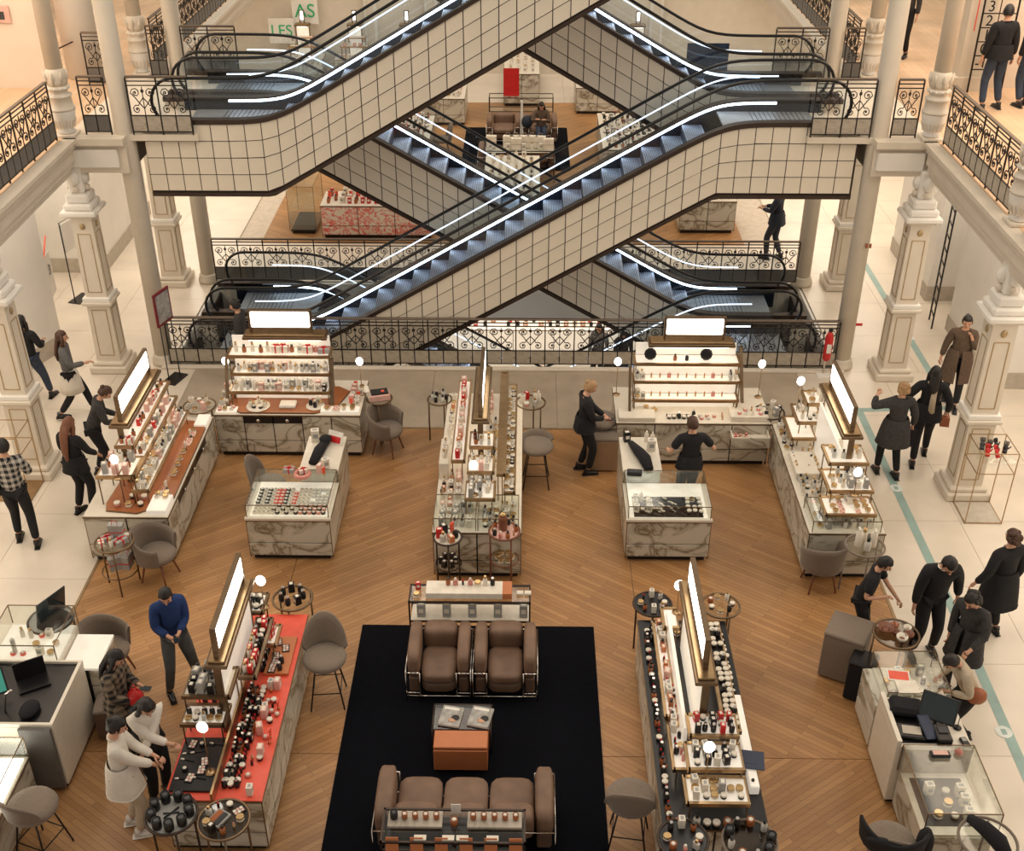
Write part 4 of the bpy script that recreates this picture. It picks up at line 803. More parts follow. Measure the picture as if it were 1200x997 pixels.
wire_stand(6.92, 14.72, 1.25, 'brass wire stand with gloves at the right pilaster', .55, True); wire_stand(-7.95, 15.1, 1.15, 'empty brass wire stand in front of the left pilaster', .55)
wire_stand(5.35, 14.35, .02, 'stray', .1) if False else None
def glove(x, y, z, rz, m, label):
    q = MB(); q.ell((0, 0, 0), .04, .055, .018, m, 8, 5)
    for k in range(4): q.tube([(-.027+.018*k, .04, 0), (-.032+.021*k, .11-.006*abs(k-1.5), .003)], .009, m, 5)
    q.tube([(.035, -.01, 0), (.07, .035, .004)], .010, m, 5); q.tube([(0, -.03, 0), (0, -.09, .0)], [.032, .036], m, 8); return q.build('glove', None, (x, y, z), label=label, cat='glove', rot=(R(60), 0, rz))
for k, (dx, dy, m, l) in enumerate(((-.12, -.1, 'red', 'red glove low on left of the wire stand'), (0, -.13, 'red', 'red glove in the middle of the wire stand'), (-.06, .02, 'black', 'black glove behind the red gloves'), (.06, .06, 'black', 'black glove upright at the back of the stand'), (-.14, .08, 'greyd', 'grey glove at the back left of the stand'), (.17, -.02, 'black', 'black glove lying on right of the stand'))):
    glove(6.92+dx, 14.72+dy, 1.20, rnd.uniform(-.6, .6), M[m], l)
t = thing('fire_extinguisher', 'red fire extinguisher on a stand by the right slender column', 'extinguisher', (5.5, 19.05, 0)); q = MB(); q.box(-.13, -.1, 0, .13, .1, .02, M['white']); q.tube([(0, .06, .02), (0, .06, .95)], .018, M['cream'], 6); q.build('stand', t)
q = MB(); q.lathe([(.05, .32), (.075, .36), (.075, .78), (.05, .86), (.03, .9)], M['red'], 14); q.build('cylinder', t); q = MB(); q.tube([(.0, 0, .9), (.07, 0, .97), (.13, 0, .92), (.12, 0, .75)], .01, M['black'], 6); q.box(-.03, -.015, .9, .03, .015, .98, M['black']); q.build('valve_hose', t); boxm('tag', -.04, -.078, .5, .04, -.072, .68, M['white'], t)
q = MB(); q.box(0, 0, 0, .12, .012, .05, M['red']); q.build('red_marker', None, (5.98, 19.2, .95), label='small red marker plate on the right slender column', cat='sign')
q = MB(); q.box(0, 0, 0, .04, .012, .08, M['bagbr']); q.box(.06, 0, 0, .1, .012, .08, M['bagbr']); q.build('marker_plate', None, (5.93, 19.23, 2.45), label='pair of tiny orange marks on the right slender column', cat='sign', kind='stuff')
# teal line inlaid in the right aisle
def strip(pts, wd, z=.003):
    b = MB()
    for (a, c) in zip(pts, pts[1:]):
        a, c = Vector((*a, 0)), Vector((*c, 0)); t_ = (c-a).normalized(); n = Vector((-t_.y, t_.x, 0))*wd/2; b.add([a-n+Vector((0,0,z)), c-n+Vector((0,0,z)), c+n+Vector((0,0,z)), a+n+Vector((0,0,z))], [(0,1,2,3)], M['teal'])
    return b
t = thing('floor_line', 'teal guide line laid along the right aisle floor', 'floor marking'); strip([(7.5, 25), (7.5, 17.95)], .13).build('line_segment', t); strip([(7.56, 17.9), (5.78, 17.8)], .13, .0032).build('line_segment', t); strip([(5.85, 17.85), (5.86, 12.2), (5.78, 8)], .13, .0034).build('line_segment', t)
for (x, y) in ((5.86, 15.38), (5.78, 10.2), (7.5, 20.6)):
    q = MB(); q.lathe([(.10, .003), (.10, .006)], M['tealw'], 16); q.box(-.03, -.045, .006, .03, .045, .008, M['teal']); q.build('round_mark', t, (x, y, 0))
# upper gallery: ladder directory with floor numbers, pictures
t = thing('floor_directory', 'black ladder-shaped directory with floor numbers, upper right', 'sign', (8.20, 22.05, H1)); q = MB(); q.tube([(0, 0, 0), (0, 0, 3.2)], .018, M['iron'], 6); q.build('upright', t); q = MB(); q.tube([(.62, 0, 0), (.62, 0, 3.2)], .018, M['iron'], 6); q.build('upright', t)
for z in (.42, .67, .92, 1.17, 1.42, 1.67, 1.92, 2.3, 2.7): q = MB(); q.tube([(0, 0, z), (.62, 0, z)], .012, M['iron'], 5); q.build('rung', t)
for s_, z in (('-1', .54), ('0', .79), ('1', 1.04), ('2', 1.29), ('3', 1.54)): text(s_, .27, M['iron'], (.14, -.01, z), (R(90), 0, 0), t)
q = MB(); q.tube([(.3, 0, 1.17), (.3, 0, 3.2)], .010, M['iron'], 5); q.build('divider', t)
t = thing('ladder_rack', 'black ladder rack against the right aisle partition', 'rack', (8.05, 21.0, 0), R(80)); q = MB()
for x in (0, .42): q = MB(); q.tube([(x, 0, 0), (x, 0, 3.4)], .018, M['iron'], 5); q.build('upright', t)
for k in range(12): q = MB(); q.tube([(0, 0, .25+.27*k), (.42, 0, .25+.27*k)], .014, M['iron'], 5); q.build('rung', t)
q = MB(); q.box(0, -.03, 0, .5, 0, .3, M['pink'], .004); q.box(.05, -.035, .1, .2, -.03, .22, M['greige']); q.box(.3, -.036, .06, .4, -.03, .2, M['greyd']); q.build('wall_picture', None, (-9.98, 22.09, 5.6), label='faded picture on the upper left gallery wall', cat='picture')
q = MB(); q.tube([(0, 0, 0), (0, 0, 2.4)], .012, M['coral'], 4); q.build('wall_strip', None, (8.12, 22.1, 5.5), label='thin coral strip on the upper right pilaster', cat='sign')
q = MB(); q.tube([(0, 0, 0), (0, 0, 1.6), (.0, 0, 1.6)], .018, M['coral'], 4); q.tube([(0, 0, 0), (.35, 0, .15)], .018, M['bronze'], 4); q.build('wall_strip', None, (-8.95, 22.55, 5.0), label='thin coral bracket sign on the round pier', cat='sign')
q = MB(); q.tube([(0, 0, 0), (0, 0, 2.2)], .03, M['iron'], 5); q.build('hanging_rod', None, (-8.1, 24.5, 5.2), label='black vertical rod beside the round pier', cat='rod')
for k, (x, y, z, s_, sz) in enumerate(((-7.3, 39.6, 2.1, 'AS', .6), (-8.1, 39.5, 1.5, 'LES', .5))):
    t = thing('green_sign', ('upper' if k == 0 else 'lower') + ' green lettered banner beyond the upper left escalator', 'sign', (x, y, z)); boxm('board', -.42, 0, -.4, .42, .03, .4, M['white'], t); text(s_, sz, M['green'], (0, -.02, 0), (R(90), 0, R(0)), t)
# ================================================================= GOODS
def bottle(b, body, cap, w=.03, h=.09, sq=False):
    if sq: b.box(-w, -w*.6, 0, w, w*.6, h*.72, M[body], .006); b.box(-w*.42, -w*.42, h*.72, w*.42, w*.42, h, M[cap], .003)
    else: b.lathe([(w*.9, 0), (w, .008), (w, h*.62), (w*.45, h*.72), (w*.45, h*.75), (w*.55, h*.75), (w*.55, h)], M[body], 10); b.lathe([(w*.58, h*.74), (w*.58, h*1.01)], M[cap], 8)
def jar(b, body, cap, r=.035, h=.05): b.lathe([(r*.9, 0), (r, .006), (r, h*.6)], M[body], 12); b.lathe([(r*1.03, h*.6), (r*1.03, h*.95), (r*.9, h)], M[cap], 12)
def carton(b, m, w, d, h, lm=None):
    b.box(-w/2, -d/2, 0, w/2, d/2, h, M[m], .003)
    if lm: b.box(-w*.3, -d/2-.001, h*.35, w*.3, -d/2, h*.7, M[lm]); b.box(-w*.3, -d*.25, h, w*.3, d*.25, h+.001, M[lm])
def lipst(b, m, cap): b.lathe([(.011, 0), (.011, .045)], M[cap], 8); b.lathe([(.008, .045), (.008, .06), (.003, .07)], M[m], 8)
def pump(b, body): b.lathe([(.025, 0), (.027, .01), (.027, .11), (.01, .125), (.01, .14)], M[body], 10); b.box(-.008, -.035, .14, .008, .012, .152, M[body], .003)
def tubep(b, m, cap): b.lathe([(.016, 0), (.016, .03)], M[cap], 8); b.prism([(-.02, .03), (.02, .03), (.028, .12), (-.028, .12)], -.007, .007, M[m], ax=1)
def palette(b, m, m2): b.box(-.06, -.04, 0, .06, .04, .012, M[m], .003); [b.box(-.05+.034*i, -.03+.032*j, .012, -.022+.034*i, -.004+.032*j, .014, M[m2 if (i+j) % 2 else 'pink']) for i in range(3) for j in range(2)]
def giftbag(b, m, rib): b.prism([(-.09, 0), (.09, 0), (.1, .22), (-.1, .22)], -.05, .05, M[m], ax=1); b.tube([(-.04, -.03, .22), (-.03, -.03, .29), (.03, -.03, .29), (.04, -.03, .22)], .004, M[rib], 4); b.box(-.101, -.052, .1, .101, .052, .115, M[rib])
def ribboned(b, m, rib, w=.16, d=.12, h=.07): b.box(-w/2, -d/2, 0, w/2, d/2, h, M[m], .004); b.box(-.01, -d/2-.002, 0, .01, d/2+.002, h+.002, M[rib]); b.box(-w/2-.002, -.01, 0, w/2+.002, .01, h+.002, M[rib]); b.ell((-.02, 0, h+.012), .022, .012, .012, M[rib], 6, 4); b.ell((.02, 0, h+.012), .022, .012, .012, M[rib], 6, 4)
def brush(b, m): b.tube([(0, -.07, .008), (0, .04, .008)], .005, M['black'], 5); b.tube([(0, .04, .008), (0, .055, .008), (0, .085, .008)], [.006, .012, .009], M[m], 6)
def candle(b, m, lid): b.lathe([(.038, 0), (.04, .01), (.04, .09), (.036, .092), (.036, .08), (.0, .08)], M[m], 14); b.ell((0, 0, .082), .03, .03, .008, M[lid], 8, 4)
def powder(b, m, lid): b.lathe([(.024, 0), (.026, .004), (.026, .022), (.022, .026)], M[m], 10); b.lathe([(.017, .026), (.017, .029), (.0, .031)], M[lid], 8)
KIT = {}
def kit(k, name, cat, desc, fn, sc=1.0): KIT[k] = (name, cat, desc, fn, sc)
kit('bg', 'perfume_bottle', 'bottle', 'pale glass bottle with gold cap', lambda b: bottle(b, 'clear', 'gilt', .03, .11, True), 1.15); kit('ba', 'amber_bottle', 'bottle', 'amber bottle with black cap', lambda b: bottle(b, 'amber', 'black', .028, .10), 1.1)
kit('bb', 'black_bottle', 'bottle', 'black bottle with silver cap', lambda b: bottle(b, 'black', 'chrome', .026, .10), 1.15); kit('br', 'perfume_bottle', 'bottle', 'rose glass bottle with white cap', lambda b: bottle(b, 'rose', 'ivory', .028, .10, True), 1.1)
kit('bw', 'lotion_bottle', 'bottle', 'white bottle with gold cap', lambda b: bottle(b, 'ivory', 'gilt', .026, .13), 1.1); kit('bc', 'lotion_bottle', 'bottle', 'clear bottle with black cap', lambda b: bottle(b, 'clear', 'black', .027, .12), 1.15)
kit('jw', 'cream_jar', 'jar', 'white jar with gold lid', lambda b: jar(b, 'ivory', 'gilt'), 1.15); kit('jb', 'black_jar', 'jar', 'black jar with white lid', lambda b: jar(b, 'black', 'ivory', .03, .05), 1.1); kit('jp', 'cream_jar', 'jar', 'pink jar with white lid', lambda b: jar(b, 'rose', 'ivory'), 1.1)
kit('cw', 'carton', 'box', 'white carton', lambda b: carton(b, 'ivory', .07, .06, .11, 'grey'), 1.1); kit('cg', 'tall_carton', 'box', 'grey carton', lambda b: carton(b, 'grey', .07, .06, .13, 'ivory'), 1.15); kit('cb', 'make_up_box', 'box', 'black carton', lambda b: carton(b, 'black', .06, .06, .10, 'ivory'), 1.1)
kit('cr', 'slim_box', 'box', 'red carton', lambda b: carton(b, 'red', .06, .05, .10, 'ivory'), 1.1); kit('cp', 'perfume_box', 'box', 'pale pink carton', lambda b: carton(b, 'pink', .08, .06, .12, 'ivory'), 1.15); kit('co', 'soap_box', 'box', 'tan orange carton', lambda b: carton(b, 'orange', .07, .05, .07, 'ivory'), 1.1)
kit('gr', 'ribboned_box', 'box', 'grey box with red ribbon', lambda b: ribboned(b, 'grey', 'red'), 1.); kit('gw', 'ribboned_box', 'box', 'ivory box with red ribbon', lambda b: ribboned(b, 'ivory', 'red', .13, .1, .1), 1.)
kit('lr', 'lipstick', 'lipstick', 'red lipstick in black case', lambda b: lipst(b, 'red', 'black'), 1.3); kit('lp', 'lipstick', 'lipstick', 'pink lipstick in gold case', lambda b: lipst(b, 'rose', 'gilt'), 1.3)
kit('pw', 'pump_bottle', 'bottle', 'white pump bottle', lambda b: pump(b, 'ivory'), 1.2); kit('tw', 'cream_tube', 'tube', 'white tube on black cap', lambda b: tubep(b, 'ivory', 'black'), 1.15); kit('tr', 'cream_tube', 'tube', 'coral tube on gold cap', lambda b: tubep(b, 'coral', 'gilt'), 1.1)
kit('pl', 'palette', 'palette', 'open black make-up palette', lambda b: palette(b, 'black', 'ivory'), 1.1); kit('pk', 'palette', 'palette', 'open ivory make-up palette', lambda b: palette(b, 'ivory', 'rose'), 1.1); kit('bs', 'brush', 'brush', 'make-up brush lying flat', lambda b: brush(b, 'ivory'), 1.)
kit('cd', 'candle', 'candle', 'black glass candle', lambda b: candle(b, 'black', 'greyd'), 1.15); kit('ca', 'candle', 'candle', 'amber glass candle', lambda b: candle(b, 'amber', 'ivory'), .9); kit('bag', 'gift_bag', 'bag', 'grey gift bag with red ribbon', lambda b: giftbag(b, 'grey', 'red'), 1.); kit('bag2', 'gift_bag', 'bag', 'ivory gift bag', lambda b: giftbag(b, 'ivory', 'greige'), 1.)
for m_, nm in (('black', 'black'), ('ivory', 'white'), ('coral', 'coral'), ('rose', 'rose'), ('clear', 'pale'), ('grey', 'grey')): kit('p_' + m_, 'powder_pot', 'pot', nm + ' powder pot', lambda b, m_=m_: powder(b, m_, 'ivory' if m_ != 'ivory' else 'greige'), 1.3)
CNT = {}
def put(k, x, y, z, rz=0, label=None, group=None, s=1.):
    name, cat, desc, fn, sc = KIT[k]; sc *= s; CNT[cat] = CNT.get(cat, 0) + 1
    return ob(name, cm(('goods_' + name, k), fn), None, (x, y, z), rz, label or desc, cat, group, scale=(sc, sc, sc))
def fill(F, u0, u1, v0, v1, z, ks, place, du=.10, dv=.10, prob=.92, s=1., jit=.25, rows=None, seq=None, end='from the left'):
    nu = max(1, int(round((u1-u0)/du))); nv = max(1, int(round((v1-v0)/dv)))
    for j in range(nv):
        for i in range(nu):
            if rnd.random() > prob: continue
            k = seq(i, j) if seq else rnd.choice(ks)
            if not k: continue
            u = u0 + (u1-u0)*(i+.5)/nu + rnd.uniform(-jit, jit)*du*.4; v = v0 + (v1-v0)*(j+.5)/nv + rnd.uniform(-jit, jit)*dv*.4
            x, y = W(F, u, v); row = '' if nv == 1 else (('front row, ', 'back row, ')[j] if nv == 2 else ordn(j) + ' row, ')
            if end.startswith('from') : lab = '%s, %s %s, %s%s' % (KIT[k][2], ordn(i), end, row, place)
            wds = lab.split()
            if len(wds) > 16: lab = '%s, %s %s, %s%s' % (' '.join(KIT[k][2].split()[:2]), ordn(i), end, row, place)
            put(k, x, y, z, F[2] + rnd.uniform(-jit, jit), lab, place and ({'box': 'boxes', 'brush': 'brushes'}.get(KIT[k][1], KIT[k][1] + 's') + ' on ' + place), s)
NE = 'from near end'; FE = 'from far end'
mixw = ['bw', 'bw', 'jw', 'jw', 'cw', 'cw', 'cg', 'pw', 'bg', 'cp', 'bc']; mixc = ['bg', 'ba', 'br', 'cw', 'cp', 'jw', 'jb', 'tr', 'cg', 'cr']; mixr = ['cw', 'gw', 'cr', 'cp', 'ba', 'jw', 'lr', 'bg']; mixd = ['bb', 'bb', 'jb', 'cb', 'lr', 'lp', 'pl', 'jb', 'ba']
# A
fill(KA, .30, 2.45, .33, .53, 1.05, mixw, 'lowest shelf of left counter', .10, .10, end=NE); fill(KA, .85, 2.5, .50, .70, 1.28, mixc + ['bw'], 'middle shelf of left counter', .12, .12, end=NE)
fill(KA, .75, 2.55, .60, .82, 1.52, mixr + ['cr', 'br'], 'top shelf of left counter', .10, .10, end=NE); fill(KA, .33, .76, .55, .98, 1.28, ['cg', 'cg', 'cw', 'cp', 'gr', 'ba'], 'near end tray of left counter', .14, .14, s=1.15, end=NE)
fill(KA, .35, 2.3, .14, .22, .825, ['jw', 'pk', 'jw', 'tw'], 'walnut top of left counter', .09, .08, .75, end=NE); fill(KA, .15, .5, .35, .85, .825, ['jp', 'jw', 'bw', 'jb'], 'near walnut corner of left counter', .15, .15, .8, s=1.2, end=NE)
# B
fill(KB, .26, 1.80, .32, .50, 1.05, mixw + ['cw', 'cb', 'jw'], 'lowest shelf of back left counter', .10, .10); fill(KB, .30, 1.80, .50, .66, 1.30, mixw + ['bc', 'cg'], 'middle shelf of back left counter', .095, .1)
fill(KB, .24, 1.80, .64, .86, 1.55, ['cw', 'cr', 'ba', 'gw', 'gw', 'br', 'bw', 'gr'], 'top shelf of back left counter', .13, .16, .9, s=1.2); fill(KB, .03, .33, .03, .18, .84, ['p_rose', 'jw', 'p_ivory'], 'left lit box of back left counter', .1, .08); fill(KB, 1.76, 2.3, .03, .18, .86, ['p_ivory', 'jw', 'pk'], 'right lit box of back left counter', .12, .09, .8)
fill(KB, .02, .18, .25, .85, .80, mixw, 'left end of back left counter', .09, .12); fill(KB, 2.12, 2.34, .25, .95, .80, ['cw', 'tr', 'jw', 'cp'], 'right end of back left counter', .1, .12, .7)
def round_tray(x, y, z, r, label, m='ivory'): q = MB(); q.lathe([(r*.95, 0), (r, .008), (r, .02), (r-.012, .02), (r-.015, .01)], M[m], 24); q.build('round_tray', None, (x, y, z), label=label, cat='tray')
round_tray(-4.35, 16.38, .825, .19, 'round ivory tray at left on the walnut back counter'); round_tray(-3.42, 16.40, .825, .15, 'round ivory tray at right on the walnut back counter')
for k, (dx, dy, kk) in enumerate(((-.1, .05, 'jw'), (0, .08, 'bw'), (.1, .05, 'jw'), (-.06, -.05, 'p_black'), (.05, -.06, 'jb'), (.11, -.03, 'bw'), (-.12, -.02, 'bw'))): put(kk, -4.35+dx, 16.38+dy, .837, 0, KIT[kk][2] + ', %s around left round tray' % ordn(k))
for k, (dx, dy, kk) in enumerate(((-.08, .03, 'bb'), (0, -.04, 'bb'), (.07, .05, 'jw'), (.04, .08, 'cw'))): put(kk, -3.42+dx, 16.40+dy, .837, 0, KIT[kk][2] + ', %s around right round tray' % ordn(k), s=1.1)
q = MB(); q.box(-.13, -.1, 0, .13, .1, .05, M['paper'], .01); q.box(-.11, -.08, .05, .11, .08, .055, M['ivory']); q.build('tissue_stack', None, (-3.87, 16.42, .825), label='folded white stack between the two round trays', cat='tray')
# C
Cn = 'centre island'
fill(KC, .70, 3.7, .11, .25, 1.02, ['p_black', 'p_ivory', 'p_ivory', 'jw', 'jb'], 'right rail of ' + Cn, .075, .07, .95, end=NE); fill(KC, .45, .82, .42, .76, 1.06, ['cg', 'jb', 'cw', 'bc'], 'lowest step of ' + Cn, .10, .11, end=NE); fill(KC, .84, 1.15, .44, .74, 1.26, ['cp', 'bw', 'bg', 'cw'], 'middle step of ' + Cn, .10, .1, end=NE); fill(KC, 1.2, 1.5, .44, .72, 1.46, ['bg', 'cw', 'ba', 'bw'], 'top step of ' + Cn, .10, .1, end=NE)
fill(KC, 1.35, 3.6, .88, 1.0, 1.12, ['cw', 'cp', 'cw', 'cr', 'co', 'gw'], 'left shelf of ' + Cn, .10, .12, .95, s=1.15, end=NE); fill(KC, 1.4, 1.95, 1.10, 1.2, 1.08, ['cw', 'bw'], 'raised left box of ' + Cn, .12, .1, end=NE)
fill(KC, .10, .58, .08, .55, .80, ['cw', 'jw', 'bc', 'jb', 'bw'], 'near right glass case', .08, .085, end=NE); fill(KC, .10, .58, .68, 1.16, .80, ['cw', 'bg', 'cg', 'bc', 'cp'], 'near left glass case', .085, .09, end=NE); fill(KC, 2.95, 3.75, .45, .75, .80, ['cw', 'jw', 'bw', 'cp'], 'far end of ' + Cn, .11, .12, end=NE)
fill(KC, 1.6, 2.9, .38, .54, .80, ['jw', 'bg', 'p_ivory', 'bc'], 'foot of the centre spine', .085, .08, end=NE)
fill(KC, .7, 1.4, .86, 1.2, .80, ['cp', 'co', 'bb', 'cw', 'bw'], 'left top of ' + Cn, .09, .10, end=NE); fill(KC, 2.1, 3.7, 1.06, 1.2, .80, ['jw', 'cw', 'bb', 'co'], 'left edge of ' + Cn, .13, .12, .8, end=NE)
# D
fill(KD, .50, 1.78, .38, .48, 1.05, ['lp', 'lp', 'br'], 'lowest shelf of back right counter', .14, .1, 1, jit=.05); fill(KD, .50, 1.78, .54, .64, 1.30, ['lp', 'br', 'lr'], 'middle shelf of back right counter', .14, .1, 1, jit=.05)
for u, kk, l in ((.95, 'ba', 'amber bottle with black cap in the middle of top right shelf'), (1.14, 'bb', 'small black bottle right of the amber one, top right shelf')): x, y = W(KD, u, .72); put(kk, x, y, 1.55, 0, l)
for u, l in ((.55, 'left round black hat-like compact standing on the top right shelf'), (1.45, 'right round black compact standing on the top right shelf')):
    x, y = W(KD, u, .74); q = MB(); q.lathe([(.10, -.012), (.10, .012), (.07, .02)], M['black'], 10, smooth=False); q.build('round_compact', None, (x, y, 1.65), label=l, cat='compact', rot=(R(80), 0, 0))
fill(KD, .30, .48, .32, .50, 1.05, ['jw', 'jb', 'cw'], 'left end, lowest right shelf', .08, .09); fill(KD, .30, .46, .50, .66, 1.30, ['bc', 'cw', 'bw'], 'left end, middle right shelf', .08, .09); fill(KD, 1.80, 1.97, .48, .66, 1.30, ['bw', 'bc'], 'right end, middle right shelf', .08, .09)
fill(KD, .80, 1.30, .10, .26, .80, ['jb', 'p_black', 'jb', 'bb'], 'white top of back right counter', .09, .08, .9); fill(KD, .35, .8, .32, .5, .8, ['p_ivory', 'jw'], 'left top of back right counter', .12, .1, .6); fill(KD, 1.9, 2.35, .06, .30, .90, ['p_ivory', 'p_rose', 'lp'], 'raised right box of back right counter', .11, .1, .8); fill(KD, 1.30, 1.75, .08, .24, .80, ['p_clear', 'lp', 'p_rose'], 'centre top of back right counter', .10, .09, .6)
fill(KD, 1.86, 2.10, -.18, -.04, .60, ['cr', 'co'], 'open drawer of back right counter', .08, .07, 1, .6)
# E
En = 'right counter'
fill(KE, 1.98, 2.46, .34, .88, 1.22, ['bc', 'jw', 'cg', 'bw', 'cw'], 'nearer tray of ' + En, .11, .11, .8, end=FE); fill(KE, 1.66, 2.0, .40, .88, 1.42, ['bc', 'bg', 'pw', 'jw'], 'upper tray of ' + En, .11, .12, .8, end=FE); fill(KE, .15, .6, .26, .58, 1.22, ['jb', 'cw', 'bw', 'bc'], 'far tray of ' + En, .11, .11, .85, end=FE); fill(KE, .14, .46, .40, .66, 1.45, ['pw', 'bw', 'jw'], 'highest far tray of ' + En, .12, .12, .8, 1.2, end=FE)
fill(KE, .90, 2.2, .06, .42, .80, ['bw', 'cw', 'p_clear', 'bg', 'jb', 'pk', 'bc', 'p_ivory'], 'open top of ' + En, .085, .09, .8, end=FE); fill(KE, 2.35, 2.82, .12, .9, .80, ['cw', 'bc', 'cg', 'bw', 'jw', 'pl'], 'near glass case of ' + En, .09, .11, .85, end=FE); fill(KE, .05, .8, .04, .22, .80, ['jw', 'bc', 'cw', 'p_black'], 'far top of ' + En, .09, .09, .8, end=FE)
fill(KE, .75, 1.95, .38, .46, .80, ['jw', 'bg', 'bw'], 'foot of lit back, right counter', .11, .1, .8, end=FE)
# F
Fn = 'coral counter'
fill(KF, .40, 1.9, .26, .46, .80, ['bb', 'lr', 'jb', 'bb', 'cb', 'ba'], 'dark row of ' + Fn, .066, .06, .96, end=NE); fill(KF, .30, 1.95, .10, .24, .80, ['lr', 'cp', 'jw', 'lp', 'p_rose', 'jb', 'cw'], 'front strip of ' + Fn, .08, .07, .62, end=NE)
fill(KF, 1.22, 1.62, .54, .94, 1.34, ['cb', 'cb', 'cg', 'bc', 'cb'], 'upper tray of ' + Fn, .09, .10, .9, 1.1, end=NE); fill(KF, 1.03, 1.2, .55, .97, 1.12, ['jb', 'bb', 'bg', 'jw'], 'lower tray of ' + Fn, .085, .085, .9, end=NE); fill(KF, .45, 1.05, .58, .94, .83, ['pl', 'bs', 'bs', 'p_black'], 'black tester tray', .13, .10, .7, end=NE)
fill(KF, 1.7, 2.6, .33, .47, 1.20, ['bb', 'bw', 'jb', 'cr'], 'side shelf of ' + Fn, .08, .08, .9, end=NE); fill(KF, 2.4, 2.66, .26, .40, 1.05, ['cr', 'cr', 'tr'], 'red stack at far coral counter', .07, .07, 1, end=NE); fill(KF, 2.74, 3.0, .48, .76, 1.25, ['bb', 'jb', 'cb'], 'far shelf of ' + Fn, .08, .08, .95, 1.1, end=NE); fill(KF, 2.1, 2.7, .10, .3, .84, ['pl', 'jb', 'bb'], 'orange mat of ' + Fn, .11, .10, .7, end=NE)
fill(KF, 1.6, 2.6, .64, .98, .80, ['bb', 'cb', 'lr', 'jb'], 'aisle side of ' + Fn, .11, .12, .8, end=NE)
# G
Gn = 'front right counter'
fill(KG, .35, 2.15, .15, .27, 1.06, ['cp', 'ba', 'cw', 'jw', 'lr', 'co'], 'left shelf of ' + Gn, .09, .1, .85, end=FE); fill(KG, 2.18, 2.42, .36, .80, 1.34, ['cr', 'jb', 'bb', 'cb'], 'highest near tray, ' + Gn, .09, .09, .9, end=FE); fill(KG, 2.46, 2.74, .33, .82, 1.20, ['cw', 'cb', 'bb', 'jb'], 'middle near tray, ' + Gn, .09, .09, .9, end=FE); fill(KG, 2.79, 3.06, .30, .84, 1.06, ['cg', 'cw', 'jb', 'jw'], 'lowest near tray, ' + Gn, .09, .09, .9, end=FE)
fill(KG, .48, 2.15, .77, .90, 1.15, ['jb', 'bb', 'jb'], 'right shelf of ' + Gn, .085, .085, .95, end=FE); fill(KG, 1.3, 2.5, .18, .3, 1.0, ['lr', 'ba', 'jw', 'bb', 'br'], 'mid left shelf of ' + Gn, .08, .08, .85, end=FE); fill(KG, .2, 3.15, .03, .13, .80, ['bb', 'ba', 'jb', 'lr'], 'left edge of ' + Gn, .07, .09, .95, end=FE)
fill(KG, 3.10, 3.2, .10, 1.0, .80, ['bb', 'ca', 'jb', 'bc', 'lp'], 'near end of ' + Gn, .11, .10, .85, 1.2, end=FE); fill(KG, .15, 1.3, .94, 1.05, .80, ['p_black', 'jb'], 'right edge of ' + Gn, .1, .09, .8, end=FE); fill(KG, .1, .42, .1, .6, .8, ['cb', 'jw', 'bb'], 'far end of ' + Gn, .1, .1, .8, end=FE)
# J pots in a chequered grid, K brushes
def seqj(i, j):
    if j < 3: return 'p_ivory' if i < 4 else ('p_black' if (i+j) % 2 else ('p_rose' if i > 9 else 'p_ivory'))
    return {5: 'p_coral', 8: 'p_coral', 4: 'p_coral'}.get(i, 'p_black' if i < 10 and i % 2 == 0 else ('p_ivory' if i < 12 else 'p_clear'))
fill(KJ, .08, 1.12, .09, .74, .735, [], 'left tester case', .066, .082, .97, 1.0, .08, seq=seqj)
for k, (u, v, kk) in enumerate(((.5, .86, 'gr'), (.72, .80, 'gw'), (1.02, .78, 'tr'), (.95, .86, 'cp'))): x, y = W(KJ, u, v); put(kk, x, y, .96, .4*k, KIT[kk][2] + ', on glass lid of the left tester case')
q = MB(); q.tube([(.10*math.cos(a*.5236), .10*math.sin(a*.5236), 0.03) for a in range(12)], .035, M['rose'], 8, closed=True); q.ell((0, 0, .02), .05, .05, .02, M['black'], 8, 4); q.build('round_gift', None, (-3.25, 14.18, .96), label='rosy ring-shaped display on the left tester case', cat='display')
x, y = W(KJ, .95, 1.2)
q = MB(); q.tube([(0, -.35, .04), (.05, 0, .06), (.13, .35, .05)], [.07, .09, .06], M['blackf'], 8, flat=.6); q.ell((.1, .25, .09), .1, .12, .05, M['blackf'], 8, 5); q.build('black_bag', None, (-3.15, 14.85, .93), label='crumpled black bag lying on the left raised counter', cat='bag'); put('cw', -3.22, 15.2, .93, .2, 'white carton at far end of the left raised counter', s=1.6); put('cw', -2.95, 14.45, .93, .5, 'white carton beside the black bag', s=1.3)
q = MB(); q.prism([(-.13, 0), (.13, 0), (.13, .2), (-.13, .2)], -.004, .004, M['paper'], ax=1); q.prism([(-.1, .02), (.1, .02), (.1, .12), (-.1, .12)], -.006, -.004, M['red'], ax=1); q.build('sign_card', None, (-2.92, 15.1, .93), label='white card with red picture on the left raised counter', cat='sign', rot=(R(-25), 0, R(-25)))
for k in range(26): x, y = W(KK, rnd.uniform(.38, .85), rnd.uniform(.12, .5)); put('bs', x, y, .74 + .006*(k % 4), R(rnd.uniform(35, 75)), 'ivory-tipped brush in the heap inside the right tester case', 'heaped brushes in the right tester case', 1.5)
boxm('black_mat', 0, 0, 0, .98, .5, .004, M['black'], label='black display mat inside the right tester case', cat='mat', loc=(1.55, 13.53, .736))
fill(KK, .10, .38, .14, .5, .741, ['cw', 'cg', 'jb', 'pw'], 'left end of right tester case', .1, .12, .9); fill(KK, .85, 1.1, .12, .52, .741, ['jb', 'jw', 'jb'], 'right end of right tester case', .08, .09, .95)
